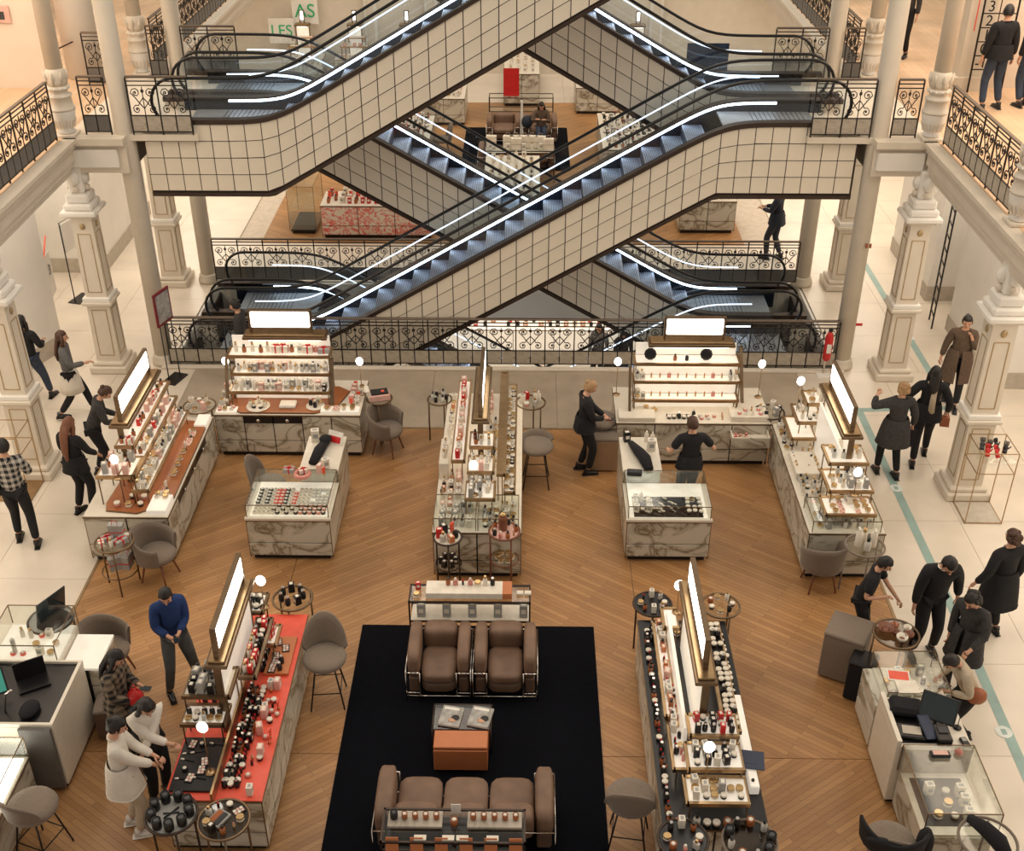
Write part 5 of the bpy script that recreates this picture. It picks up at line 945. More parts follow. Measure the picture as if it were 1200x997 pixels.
q = MB(); q.tube([(-.12, .4, .04), (-.02, .1, .07), (.05, -.1, .08), (.1, -.35, .04)], [.05, .09, .10, .07], M['blackf'], 8, flat=.6); q.build('black_bag', None, (1.72, 14.75, .93), label='black cloth bag lying on the right raised counter', cat='bag'); q = MB(); q.box(-.11, -.06, 0, .11, .06, .07, M['black'], .015); q.build('black_pouch', None, (1.60, 14.32, .93), R(-5), label='small black pouch on the right raised counter', cat='bag')
put('pw', 1.85, 15.25, .93, 0, 'left white bottle at far end of right raised counter'); put('pw', 1.94, 15.22, .93, 0, 'right white bottle at far end of right raised counter'); put('cb', 1.55, 15.25, .93, .2, 'black box at far left of the right raised counter', s=1.5); put('cw', 1.9, 15.0, .93, .1, 'white box at far end of right raised counter', s=1.5)
# perfume table
for k in range(7): kk = ('ba', 'br', 'lr', 'br', 'jw', 'bw', 'bb')[k]; put(kk, -.98 + .095*k, 11.78, .91, 0, KIT[kk][2] + ', %s on the long riser box' % ordn(k), 'perfumes on the riser box')
for k in range(5): put('cg', -1.33 + .33*k, 11.66, .50, 0, 'grey speckled gift box, %s from left on lower table shelf' % ordn(k), 'speckled boxes under the perfume table', 1.3)
for k, (x, l) in enumerate(((-.12, 'left'), (-.02, 'right'))): q = MB(); q.box(0, 0, 0, .085, .07, .03, M['ivory'], .004); q.build('small_box', None, (x+.02, 11.68, .82), label='%s of two small white boxes on the perfume table' % l, cat='box')
put('cr', -1.37, 11.80, .82, .2, 'red carton at left end of perfume table'); put('jw', -1.38, 11.65, .82, 0, 'white jar at left end of perfume table')
# console behind sofa: trays with round candles, tan straps
for k, (x0, l) in enumerate(((-1.36, 'left patterned tray of round candles behind the sofa'), (-.56, 'right patterned tray of round candles behind the sofa'))):
    q = MB(); q.box(0, 0, 0, .55, .20, .03, M['marblepan'], .004); q.build('candle_tray', None, (x0, 7.92, .92), label=l, cat='tray')
    for j in range(5): put('ca' if (k, j) != (0, 0) else 'cd', x0+.06+.107*j, 8.03, .95, 0, 'round candle, %s on %s candle tray' % (ordn(j), ('left', 'right')[k]), 'candles behind the sofa', .85)
put('ca', -.69, 7.98, .92, 0, 'single amber candle between the two candle trays', None, 1.); boxm('sign_card', -.05, -.003, 0, .05, .003, .13, M['paper'], label='small white card standing behind the single candle', cat='sign', loc=(-.68, 8.12, .92))
for k in range(6):
    q = MB(); q.box(-.065, 0, -.0, .065, .012, .16, M['orange'], .003); q.box(-.065, -.02, -.3, .065, -.008, .0, M['orange'], .003); q.box(-.03, -.028, -.12, .03, -.02, -.06, M['ivory']); q.build('tan_strap', None, (-1.30 + .246*k, 7.74, .80), label='tan leather strap, %s from left hanging on the console' % ordn(k), cat='strap', group='tan straps on the console', rot=(R(-14), 0, 0))
for k, x in enumerate((-1.02, -.74, -.6, -.3)): q = MB(); q.box(-.06, -.03, 0, .06, .03, .02, M['ivory']); q.build('small_box', None, (x, 7.80, .92), label='tiny ivory box, %s along the console front edge' % ordn(k), cat='box')
# round tables goods
def ring(c, r, n, ks, place, s=1., a0=0.):
    for i in range(n):
        k = ks[i % len(ks)]; a = a0 + 2*math.pi*i/n; put(k, c[0]+r*math.cos(a), c[1]+r*math.sin(a), c[2]+.004, a, '%s, %s around the %s' % (KIT[k][2], ordn(i), place), None, s)
x, y, z = RT['a1']
for k, (dx, dy, kk, s) in enumerate(((.02, .1, 'bag', 1.), (-.1, .02, 'gr', 1.), (.1, -.04, 'gr', 1.1), (0, -.12, 'bw', 1.), (-.14, -.1, 'gw', .8), (.14, .1, 'jp', 1.))): put(kk, x+dx, y+dy, z+.004, k*.5, KIT[kk][2] + ', %s on the left gift table' % ordn(k), None, s)
for k, (dx, dy) in enumerate(((-.05, 0), (.1, .06))): put('bag', x+dx, y+dy, .305, .5+k, 'grey gift bag with red ribbon, %s of two under left gift table' % ('left', 'right')[k], None, .95)
x, y, z = RT['b1']; t = thing('pink_case', 'pink make-up case full of dark compacts beside the chair', 'case', (x, y, z+.004), R(15)); q = MB(); q.box(-.17, -.12, 0, .17, .12, .11, M['pink'], .01); q.build('case_body', t); boxm('case_tray', -.13, -.09, .11, .15, .09, .13, M['black'], t); q = MB(); q.prism([(-.17, 0), (-.10, 0), (-.16, .2), (-.23, .2)], -.1, .1, M['ivory'], ax=1); q.build('raised_card', t); q = MB(); q.lathe([(.03, .13), (.03, .145)], M['coral'], 10, c=(.06, -.02, 0)); q.build('compact', t)
ring(RT['a2'], .15, 7, ['jw', 'bw', 'jp', 'cw', 'bg', 'jw', 'cp'], 'table at far end of left counter'); ring(RT['c3'], .13, 6, ['pw', 'bw', 'cr', 'cw', 'jp', 'bg'], 'table at far right of centre island', 1.2); ring(RT['c4'], .11, 6, ['bb', 'bc'], 'small table at far left of island')
ring(RT['f1'], .14, 7, ['bb', 'bb', 'cb', 'bb'], 'table beyond the coral counter', 1.2); ring(RT['f2'], .19, 9, ['cd'], 'left candle table at the bottom', 1.1); q = MB(); q.tube([(-.06, -.06, .01), (.06, .08, .015)], .01, M['black'], 5); q.tube([(-.08, .0, .01), (.08, .02, .01)], .008, M['black'], 5); q.build('snuffer', None, (RT['f2'][0], RT['f2'][1], RT['f2'][2]+.004), label='black candle tool in the middle of the candle table', cat='tool')
ring(RT['f3'], .17, 9, ['jw', 'pl', 'jb', 'lr', 'bg', 'jw', 'cb', 'ba', 'lp'], 'make-up table at the bottom'); q = MB(); q.box(-.1, -.08, 0, .1, .08, .03, M['grey'], .004); q.box(-.08, -.06, .03, .08, -.01, .04, M['black']); q.box(-.08, 0, .03, .08, .06, .04, M['amber']); q.build('open_palette', None, (RT['f3'][0]-.05, RT['f3'][1], RT['f3'][2]+.004), R(60), label='open grey palette in the middle of the make-up table', cat='palette')
ring(RT['g1'], .15, 8, ['jp', 'bg', 'cw', 'lr', 'jw', 'ba', 'cw', 'bg'], 'black table at far left', .9); ring(RT['g2'], .14, 7, ['jb', 'bw', 'jw', 'ca', 'jb', 'jw', 'bb'], 'glass table at far right'); ring(RT['g3'], .16, 8, ['jp', 'ba', 'cw', 'bb', 'jw', 'ca', 'br', 'bg'], 'black table at near end'); ring(RT['g4'], .21, 9, ['cd', 'bc', 'ca', 'bb'], 'dark candle table at the bottom', 1.1)
ring(RT['e1'], .15, 6, ['cb', 'cw', 'jb', 'bw', 'bb', 'cg'], 'table at far end of right counter', 1.1); ring(RT['e2'], .10, 4, ['pw', 'bw', 'pw', 'bc'], 'table at near end of right counter', 1.5); ring(RT['c2'], .16, 10, ['ba', 'lp', 'bb', 'br'], 'wooden table of centre island'); ring(RT['c1'], .11, 6, ['bb', 'tr', 'cb', 'cr', 'bg', 'co'], 'table at near left of island', 1.3)
q = MB(); q.lathe([(.055, 0), (.06, .01), (.06, .2), (.05, .22)], M['legwood'], 14); q.ell((0, 0, .24), .045, .045, .04, M['gilt'], 10, 6); q.build('tall_candle', None, (RT['c2'][0]-.02, RT['c2'][1]+.04, .925), label='tall dark brown vase on the wooden round table', cat='vase')
for zz, rr in ((.455, .10),): 
    for nm, c in (('left', RT['c1']), ('right', RT['c2'])):
        for k in range(6): a = k*1.047; kk = 'cb' if nm == 'left' else 'jw'; put(kk, c[0]+rr*math.cos(a), c[1]+rr*math.sin(a), zz, a, '%s, %s on lower shelf of %s near round table' % (' '.join(KIT[kk][2].split()[:2]), ordn(k), nm))
x, y, z = RT['i1']
for k, (dx, dy, r, m, l) in enumerate(((-.12, .05, .10, 'legwood', 'largest brown bowl on the right round table'), (.0, .10, .05, 'amber', 'small brown cup behind the large bowl'), (.03, -.12, .07, 'ivory', 'white dish with brown centre on the round table'), (-.02, -.02, .045, 'legwood', 'dark brown cup in the middle of the table'), (.14, .05, .05, 'ivory', 'white cup at right of the round table'), (.13, -.07, .06, 'legwood', 'brown dish at right rim of the table'))):
    q = MB(); q.lathe([(r*.5, 0), (r*.95, .04), (r, .07), (r*.9, .07), (r*.5, .02)], M[m], 18); q.ell((0, 0, .03), r*.5, r*.5, .012, M['legwood'], 8, 4); q.build('bowl', None, (x+dx, y+dy, z+.004), label=l, cat='bowl')
x, y, z = RT['i2']; q = MB(); q.tube([(-.12, .22, .05), (-.03, .05, .10), (.05, -.1, .10), (.1, -.26, .05)], [.05, .08, .09, .06], M['blackf'], 8); q.build('black_bag', None, (x, y, z+.004), label='black bag on the ring-edged round table', cat='bag'); q = MB(); q.lathe([(.07, 0), (.09, .28), (.08, .28), (.06, .05)], M['counterw'], 18); q.build('paper_bin', None, (4.22, 7.85, .0), label='ivory waste bin beside the lower right stool', cat='bin', scale=(1.3, 1.3, 1.6))
# black display stand on round table h1
x, y, z = RT['h1']; t = thing('folding_stand', 'open black folding display stand on the left round table', 'stand', (x, y, z+.004), R(-28)); q = MB(); q.add([(-.02, .24, 0), (-.02, -.2, 0), (-.02, -.2, .40), (-.02, .24, .40), (-.005, .24, 0), (-.005, -.2, 0), (-.005, -.2, .40), (-.005, .24, .40)], [(0,3,2,1), (4,5,6,7), (0,1,5,4), (1,2,6,5), (2,3,7,6), (3,0,4,7)], M['screen']); q.build('panel', t, rot=(0, R(14), 0)); boxm('base', -.005, -.2, 0, .2, .2, .014, M['black'], t)
# tills
def screen_unit(x, y, z, rz, label, face, w=.40, h=.30, tilt=42, cat='monitor'):
    t = thing('touch_screen', label, cat, (x, y, z), rz); q = MB(); q.lathe([(.09, 0), (.09, .012)], M['black'], 14); q.tube([(0, 0, .01), (0, .04, .16)], .02, M['black'], 6); q.build('foot', t)
    e = thing_part('display', t); e.location = (0, 0, .2); e.rotation_euler = (R(-tilt), 0, 0); q = MB(); q.box(-w/2, -.012, -h/2, w/2, .02, h/2, M['black'], .008); q.build('bezel', e); q = MB(); q.box(-w/2+.02, -.016, -h/2+.02, w/2-.02, -.012, h/2-.02, M[face]); q.build('screen', e)
    return t
t = screen_unit(-6.02, 9.62, .97, R(32), 'touch screen with green picture on the left till', 'screeng'); q = MB(); q.box(-.08, -.0, -.06, .06, .001, .05, M['green']); q.build('green_window', t.children[1], (0, -.018, 0))
screen_unit(4.58, 9.48, .90, R(-28), 'dark touch screen on the right till counter', 'screen')
t = thing('laptop', 'dark open laptop on the left till counter', 'laptop', (-5.62, 9.86, .97), R(30)); boxm('keyboard', -.17, -.12, 0, .17, .12, .02, M['black'], t); q = MB(); q.box(-.17, .11, .02, .17, .125, .26, M['black']); q.build('lid', t)
q = MB(); q.ell((0, 0, .04), .11, .15, .05, M['blackf'], 12, 6); q.build('black_pouch', None, (-5.50, 9.42, .97), label='black cloth bundle at the till counter edge', cat='bag'); q = MB(); q.box(-.12, -.1, 0, .12, .1, .13, M['black'], .01); q.box(-.05, -.08, .13, .08, .0, .15, M['paper']); q.build('receipt_printer', None, (-6.25, 10.02, .97), R(20), label='black receipt printer behind the green touch screen', cat='printer')
q = MB(); q.tube([(0, 0, 0), (.05, .02, .25), (.14, .0, .32)], .012, M['chrome'], 6); q.build('chrome_stand', None, (-5.78, 9.42, .97), label='curved chrome arm beside the green touch screen', cat='stand')
q = MB(); q.box(-.17, -.13, 0, .17, .13, .12, M['blackf'], .04); q.build('black_bag', None, (4.27, 9.62, .92), R(-12), label='black handbag on the right till counter', cat='bag'); q = MB(); q.box(-.15, -.1, 0, .15, .1, .04, M['black'], .01); q.box(-.1, -.06, .04, .1, .06, .05, M['greige']); q.build('card_tray', None, (4.25, 9.28, .92), R(-8), label='open black tray below the black handbag', cat='tray')
q = MB(); q.box(-.07, -.15, 0, .07, .15, .018, M['navy'], .004); q.box(-.06, -.13, .018, .06, .13, .02, M['navy']); q.build('blue_folder', None, (4.42, 9.30, .985), R(12), label='dark blue folder beside the right touch screen', cat='folder', rot=(R(15), R(10), R(12))); q = MB(); q.box(-.08, -.12, 0, .08, .12, .10, M['black'], .012); q.box(-.05, -.02, .10, .05, .07, .115, M['greyd']); q.build('receipt_printer', None, (4.57, 9.22, .90), label='black receipt printer on the right till', cat='printer')
for k, (x, y, l) in enumerate(((4.78, 9.62, 'small black card terminal beside the touch screen'), (4.80, 9.15, 'black card terminal at the till counter edge'))): q = MB(); q.box(-.04, -.07, 0, .04, .07, .04, M['black'], .01); q.box(-.025, 0, .04, .025, .05, .044, M['grey']); q.build('card_terminal', None, (x, y, .90), R(10*k), label=l, cat='terminal')
q = MB(); q.lathe([(.045, 0), (.045, .012), (.008, .018)], M['black'], 12); q.tube([(0, 0, .01), (.01, .02, .14)], .005, M['black'], 5); q.build('pen_stand', None, (4.79, 9.38, .90), label='black pen holder with upright pen', cat='holder'); q = MB(); q.lathe([(.0, 0), (.03, .05), (.028, .12), (.005, .16)], M['ivory'], 10); q.build('white_cone', None, (4.68, 9.72, .90), label='white cone-shaped object behind the touch screen', cat='ornament', scale=(1.4, 1.4, 1.4))
KI = (4.17, 9.88, 0); fill(KI, .02, .6, .02, .6, .72, ['cw', 'jw', 'jb', 'cg', 'bb', 'bg'], 'glass case before the shoppers', .13, .13, .8); q = MB(); q.box(-.13, -.09, 0, .13, .09, .012, M['paper'], .002); q.box(-.11, -.07, .012, .11, .07, .014, M['coral']); q.build('orange_leaflet', None, (4.33, 10.12, .965), R(-8), label='orange and white leaflet on the glass case lid', cat='leaflet'); boxm('white_tray', -.12, -.1, 0, .12, .1, .02, M['ivory'], label='white square tray on the glass case lid', cat='tray', loc=(4.38, 9.93, .965))
KI2 = (4.15, 8.2, 0); fill(KI2, .12, .6, .14, .62, .582, ['cw', 'jb', 'cw', 'jw', 'cg'], 'lower right showcase', .14, .15, .85, 1.2); q = MB(); q.box(-.11, -.05, 0, .11, .05, .05, M['black'], .02); q.box(-.08, -.03, .05, .08, .03, .052, M['pink']); q.build('black_case', None, (4.45, 8.92, .955), label='black spectacle case on the lower right showcase', cat='case'); q = MB(); q.lathe([(.03, 0), (.05, .03), (.0, .09)], M['rose'], 10); q.build('rosy_cup', None, (4.66, 8.95, .955), label='small rosy cup beside the black spectacle case', cat='cup')
q = MB(); q.lathe([(.02, 0), (.028, .01), (.028, .2), (.02, .22)], M['clear'], 12); q.build('tall_bottle', None, (-6.05, 10.42, .92), label='tall clear bottle in the left display case', cat='bottle'); fill((-6.28, 10.28, 0), .15, .72, .05, .5, .915, ['jw', 'cw', 'bw', 'p_coral'], 'left till display case', .12, .14, .75)
q = MB(); q.box(-.09, -.06, 0, .09, .06, .015, M['navy'], .003); q.box(-.17, -.13, .0, .17, .13, .012, M['navy'], .003); q.build('blue_box', None, (2.40, 8.86, .93), R(-8), label='dark blue flat box on the right edge of front counter', cat='box'); 
for k, (x, y) in enumerate(((-4.9, 10.1), (-4.83, 10.2), (-4.95, 10.22))): q = MB(); q.lathe([(.02, 0), (.022, .05), (.01, .06)], M['black'], 8); q.build('small_bottle', None, (x, y, .46), label='tiny black bottle, %s on the brown leather cube' % ordn(k), cat='bottle')
# ---- far hall (mirror of the near one, seen past the escalators)
RUGF = MB(); RUGF.prism([(-1.8, 30.25), (1.15, 30.25), (1.15, 34.0), (-1.8, 34.0)], 0, .014, M['rug']); RUGF.build('rug', None, label='black rug in the far hall below the armchairs', cat='rug')
def far_counter(F, L, D, label, ks, place, top='counterw', can=False, mt='marble', h=.8, dens=.16):
    t = thing('cosmetics_counter', label, 'counter', (F[0], F[1], 0), F[2], 'far hall counters'); marble_counter(t, L, D, h, max(2, int(L/.7)), mt=mt, topm=top)
    if can: tray(t, .2, L-.2, D*.3, D*.55, 1.15, light=True); tray(t, .3, L-.3, D*.5, D*.75, 1.4, light=False); canopy(t, .4, L-.4, D*.8, 1.78, .6, L-.6)
    if can: fill(F, .25, L-.25, D*.32, D*.52, 1.15, ks, 'tray of ' + place, dens, .15, .9, 1.25)
    fill(F, .1, L-.1, .1, D*.28 if can else D-.1, h, ks, place, dens, .16, .85, 1.3)
    return t
far_counter((-4.75, 25.5, 0), 2.55, .95, 'counter with red floral front just beyond the well', ['cr', 'cw', 'tr', 'ba'], 'red floral counter', mt='floral'); t = thing('glass_showcase', 'empty glass showcase left of the red floral counter', 'counter', (-5.55, 25.75, 0)); glass_box(t, 0, 0, .62, 1.2, .1, 1.15); ivory_panel_box(t, .02, .02, .6, 1.18, .1, 'black'); boxm('inner_shelf', .02, .02, .6, .6, 1.18, .61, M['glass'], t)
far_counter((3.55, 25.9, 0), 1.3, 1.3, 'marble counter beyond the well on the right', mixw, 'far right marble counter'); far_counter((-1.05, 25.35, 0), 1.35, 3.6, 'glass-topped island in the middle of the far hall', ['bw', 'cw', 'bg', 'bc', 'jw', 'pw'], 'far middle island', dens=.18, h=.85)
t = far_counter((-3.1, 34.2, 0), 1.25, 1.7, 'marble counter at far left beyond the black rug', mixw + ['bg'], 'far left counter'); far_counter((1.45, 35.4, 0), 1.3, 1.8, 'marble counter at far right beyond the black rug', mixw, 'far right counter'); far_counter((-3.9, 29.4, 0), 1.3, 3.1, 'make-up counter at left of the far hall', mixd + ['cw', 'cp'], 'far hall left counter'); far_counter((1.95, 29.6, 0), 1.5, 3.2, 'make-up counter at right of the far hall', mixd + ['cw', 'bc', 'cg'], 'far hall right counter')
far_counter((-.75, 36.2, 0), 1.1, 3.3, 'tall white display island behind the red sign', ['cw', 'bw', 'bg', 'cw'], 'distant white island', h=1.0, dens=.2); boxm('red_board', 0, 0, 0, .46, .03, .8, M['red'], label='crimson display board in the far hall', cat='sign', loc=(-.72, 34.5, .8))
glass_table('display_table', 'bronze table behind the far armchairs', 'table', -1.15, 34.3, .75, 34.8, .8, shelf=.4)
armchair(-.68, 32.5, R(0), 'left brown armchair in the far hall', .95, .9); armchair(.35, 32.5, R(0), 'right brown armchair with the seated woman', .95, .9)
armchair(-.3, 30.75, R(180), 'brown sofa on the far rug with its back to the well', 2.0, .85, 2); glass_table('display_table', 'white-topped console behind the far sofa', 'table', -1.1, 29.3, .7, 29.8, .85, shelf=.8, mid='ivory'); fill((-1.1, 29.3, 0), .05, 1.75, .05, .45, .85, ['cw', 'bw', 'bag2'], 'console behind far sofa', .2, .2, .9, 1.3)
tub_chair(-2.35, 31.6, R(-80), 'taupe chair at the far hall left counter', back=.86, arms=False); tub_chair(2.3, 28.9, R(90), 'taupe tub chair at the far hall right counter'); q = MB(); q.prism([(-.05, 0), (.05, 0), (.03, 1.0), (-.03, 1.0)], -.04, .04, M['paper'], ax=1); q.build('white_banner', None, (-.17, 32.6, .2), label='narrow white banner between the far armchairs', cat='sign')
for k, (x, y) in enumerate(((3.6, 27.6), (4.25, 27.5))): 
    q = MB(); c = round_table(x, y, .85, .3, 'round wire table beyond the right side of the well, %s' % ('left', 'right')[k], 'bronze', 'ivory', 4, .4); ring(c, .16, 5, ['bw', 'cw', 'bc', 'jw', 'cg'], '%s table beyond the well' % ('left', 'right')[k], 1.4)
for k, (x, z, l) in enumerate(((-8.0, .3, 'leftmost'), (-6.3, .2, 'second'), (-4.6, 0, 'third'), (2.9, .2, 'rightmost'))): far_counter((x, 38.6, 0), 1.3, .8, '%s white display counter at the far wall' % l, ['cw', 'bw', 'co', 'bg'], '%s counter by far wall' % l, can=True)
boxm('purple_board', 0, 0, 0, .8, .03, .55, M['navy'], label='purple grey board behind the upper right escalator', cat='sign', loc=(3.05, 23.0, 4.5)); boxm('monitor', 0, 0, 0, .32, .05, .24, M['grey'], label='small grey screen beside the purple board', cat='monitor', loc=(2.55, 23.0, 4.6))
# basement goods seen through the railing
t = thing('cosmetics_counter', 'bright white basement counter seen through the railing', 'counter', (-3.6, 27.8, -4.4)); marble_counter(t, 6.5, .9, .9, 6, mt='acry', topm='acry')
fill((-3.6, 27.8, 0), .2, 6.3, .1, .6, -3.5, ['cb', 'cr', 'co', 'bb', 'cw'], 'basement counter', .22, .25, .7, 1.6)

fill(KG, 2.2, 2.7, .92, 1.04, .80, ['bb', 'cb', 'bc'], 'right side near trays, ' + Gn, .08, .1, .9, end=FE)
fill(KF, 1.0, 1.6, .04, .1, .80, ['lp', 'tr', 'p_rose'], 'outer rim of ' + Fn, .09, .08, .6, end=NE)
fill(KF, 2.15, 2.9, .34, .46, .80, ['bb', 'cb', 'lr'], 'far dark row of ' + Fn, .07, .07, .9, end=NE)
fill(KA, .30, .44, .05, .28, .90, ['jw', 'p_ivory'], 'near lit box of left counter', .09, .1, .7, end=NE)
fill(KE, 2.35, 2.76, .3, .86, 1.02, ['cw', 'jw', 'bc', 'pk'], 'lowest near tray of ' + En, .11, .12, .7, end=FE)
# ================================================================= PEOPLE
SK = []                 # skin-modifier jobs, evaluated together at the end
def skin_job(name, verts, edges, radii, m, parent, sub=1, extra=None):
    me = bpy.data.meshes.new(name); me.from_pydata(verts, edges, []); me.materials.append(m)
    o = bpy.data.objects.new(name, me); COL.objects.link(o); o.parent = parent
    md = o.modifiers.new('s', 'SKIN'); md.use_smooth_shade = True; md.branch_smoothing = .6
    for i, r in enumerate(radii): me.skin_vertices[0].data[i].radius = r if isinstance(r, tuple) else (r, r)
    me.skin_vertices[0].data[0].use_root = True
    sb = o.modifiers.new('b', 'SUBSURF'); sb.levels = sub; sb.render_levels = sub
    SK.append((o, extra, m)); return o
def ik(a, b, l1, l2, hint):
    a, b = Vector(a), Vector(b); d = b - a; L = min(d.length, (l1+l2)*.995); u = d.normalized() if d.length > 1e-6 else Vector((0,0,-1)); b = a + u*L
    x = (l1*l1 - l2*l2 + L*L)/(2*L); h = math.sqrt(max(0, l1*l1 - x*x)); n = Vector(hint) - u*Vector(hint).dot(u)
    n = n.normalized() if n.length > 1e-6 else Vector((1,0,0)); return a + u*x + n*h, b
def person(x, y, rz, label, top='c_black', legs='c_black', hair='hair_b', hl=0, skin='skin', h=1.72, lean=0, la=(-.24, .05, .80), ra=(.24, .05, .80), lf=(-.10, -.04), rf=(.10, .06), coat=0, sleeves=1., shoe='black', nod=10, turn=0, crouch=0., z=0, seat=False, bun=False, scarf=None, skirt=None, bulk=1., short=False, collar=None):
    """forward is +y in the figure's frame; hand targets are (x, y, z) in metres for a 1.75 m figure"""
    t = thing('person', label, 'person', (x, y, z), R(rz)); t.scale = (h/1.75,)*3
    PZ = .95 - crouch; P = Vector((0, 0, PZ)); Lr = Matrix.Rotation(R(-lean), 3, 'X'); up = lambda v: P + Lr @ (Vector(v) - Vector((0, 0, .95)))
    pel, wai, che, uch, nk = P, up((0, 0, 1.10)), up((0, .005, 1.27)), up((0, -.01, 1.41)), up((0, -.005, 1.50))
    hr = Matrix.Rotation(R(turn), 3, 'Z') @ Matrix.Rotation(R(-lean*.6-nod), 3, 'X'); hc = nk + hr @ Vector((0, .02, .125))
    sh = [up((s*.175, -.01, 1.425)) for s in (-1, 1)]; hp = [P + Vector((s*.085, 0, -.03)) for s in (-1, 1)]
    arms = []
    for s, S_, T in ((-1, sh[0], la), (1, sh[1], ra)):
        e, w_ = ik(S_, T, .29, .25, (s*.55, -.7, -.5)); arms.append((S_, e, w_))
    lg = []
    for s, H, F_ in ((-1, hp[0], lf), (1, hp[1], rf)):
        fz = F_[2] if len(F_) > 2 else 0.
        k, a = ik(H, (F_[0], F_[1], .09+fz), .44, .42, (0, 1, .05)); lg.append((H, k, a))
    # body: one continuous skin
    V = [pel, wai, che, uch, nk, hc - hr @ Vector((0, .0, .05))]; E = [(0,1), (1,2), (2,3), (3,4), (4,5)]; r = [(.12,.09), (.10,.08), (.115,.085), (.085,.07), (.054,.054), (.056,.06)]
    for (S_, e, w_) in arms:
        k = len(V); d = (w_-e).normalized(); V += [S_, (S_+e)/2, e, (e+w_)/2, w_, w_+d*.07]; r += [.040, .040, .036, .034, .025, (.036, .018)]; E += [(3, k)] + [(k+i, k+i+1) for i in range(5)]
    for (H, kn, a) in lg:
        k = len(V); V += [H, (H+kn)/2, kn, (kn*.6+a*.4), a]; r += [.085, .075, .052, .052, .036]; E += [(0, k)] + [(k+i, k+i+1) for i in range(4)]
    X = MB(); sm = M[skin]
    def hf(d):
        q = 1.; 
        if d.z < 0: q *= 1 - .20*(-d.z)**1.5*(1 if d.y > -.2 else .9)
        if d.y > .75: q *= .97
        return q
    X.ell(hc, .075, .093, .118, sm, 16, 12, hf, hr)
    T = lambda v: hc + hr @ Vector(v)
    X.tube([T((0, .082, .012)), T((0, .100, -.012)), T((0, .106, -.026)), T((0, .088, -.032))], [.007, .011, .014, .009], sm, 6)
    for s in (-1, 1): X.ell(T((s*.077, -.005, -.005)), .009, .020, .030, sm, 8, 6, None, hr)
    for si, (S_, e, w_) in enumerate(arms):
        d = (w_-e).normalized(); sd = d.cross(Vector((0,0,1)));
        if sd.length < .2: sd = Vector((0, 1, 0)) - d*d.y
        sd.normalize(); nrm = sd.cross(d).normalized(); 
        if nrm.z > 0: nrm = -nrm
        for k in range(4):
            b0 = w_ + d*.075 + sd*(-.026+.0175*k); ln = (.062, .074, .07, .055)[k]; X.tube([b0, b0+d*ln*.5+nrm*.006, b0+d*ln*.8+nrm*.022, b0+d*ln*.9+nrm*.036], [.0095, .0088, .008, .006], sm, 6)
        o_ = -1 if si == 0 else 1
        X.tube([w_+d*.02 - sd*o_*.0 + sd*.02*(1 if si == 0 else -1), w_+d*.055+sd*.042*(1 if si == 0 else -1)+nrm*.01, w_+d*.085+sd*.045*(1 if si == 0 else -1)+nrm*.02], [.011, .0105, .008], sm, 6)
    skin_job('body', V, E, r, sm, t, 1, X)
    # face
    q = MB()
    for s in (-1, 1): q.ell(T((s*.030, .083, .008)), .011, .006, .006, M['eye'], 8, 5, None, hr)
    q.build('eyes', t)
    q = MB()
    for s in (-1, 1): q.tube([T((s*.018, .092, .026)), T((s*.032, .090, .030)), T((s*.046, .078, .025))], .0035, M[hair], 4)
    q.build('eyebrows', t); q = MB(); q.tube([T((-.022, .080, -.058)), T((0, .088, -.056)), T((.022, .080, -.058))], [.003, .006, .003], M['lip'], 6); q.build('mouth', t)
    # hair
    q = MB()
    def hh(d):
        face = d.y > .35 and d.z < .30; side = d.y > -.1 and d.z < -.25
        n = 1 + .05*(1-abs(d.z)**4)*math.sin(11*d.x+5*d.z)*math.cos(9*d.y+2*d.z)
        return (.84 if (face or side or (d.z < -.45 and hl < 1)) else 1.13*n)
    q.ell(hc + hr @ Vector((0, -.010, .008)), .078, .095, .118, M[hair], 22, 14, hh, hr)
    if hl >= 1:
        L = {1: .16, 2: .32, 3: .45}[int(hl)]; back = nk + Lr @ Vector((0, -.10, -.0))
        q.tube([T((0, -.045, .06)), T((0, -.085, -.04)), nk + Lr @ Vector((0, -.095, -.02)), nk + Lr @ Vector((0, -.135, -L*.6)), nk + Lr @ Vector((.01, -.13, -L))], [.07, .085, .085, .07, .03], M[hair], 12, flat=.5)
        for s in (-1, 1): q.tube([T((s*.05, -.01, .07)), T((s*.082, .005, -.03)), nk + Lr @ Vector((s*.09, .01, -.03)), nk + Lr @ Vector((s*.10, .03, -L*.55))], [.03, .034, .036, .015], M[hair], 8)
    if bun: q.ell(T((0, -.095, .075)), .042, .042, .04, M[hair], 10, 7)
    if hl == .5:
        for k in range(26): a = rnd.uniform(0, 6.28); b_ = rnd.uniform(-.4, .95); c = math.sqrt(1-b_*b_); yy = math.sin(a)*c; q.ell(T((math.cos(a)*c*.085, (yy if yy < .3 else -yy)*.1-.01, b_*.12)), .035, .035, .035, M[hair], 7, 5)
    q.build('hair', t)
    # clothes
    tm = M[top]; B = bulk
    V = [up((0, 0, .90)), up((0, 0, 1.10)), che, up((0, -.01, 1.40)), up((0, -.006, 1.49))]; B *= 1.12; r = [(.15*B,.12*B), (.142*B,.112*B), (.158*B,.122*B), (.155*B,.108*B), (.072,.064)]; E = [(0,1), (1,2), (2,3), (3,4)]
    for (S_, e, w_) in arms:
        k = len(V); end = e + (w_-e)*(.92 if not short else .02) if not short else S_ + (e-S_)*.75
        S_ = S_ + Lr @ Vector((0, 0, .005)); V += [S_, (S_+e)/2, e, end] if not short else [S_, (S_+e)/2, end]; r += [.082*B, .064*B, .054*B, .042*B] if not short else [.082*B, .066*B, .062*B]; E += [(3, k)] + [(k+i, k+i+1) for i in range(3 if not short else 2)]
    X = MB()
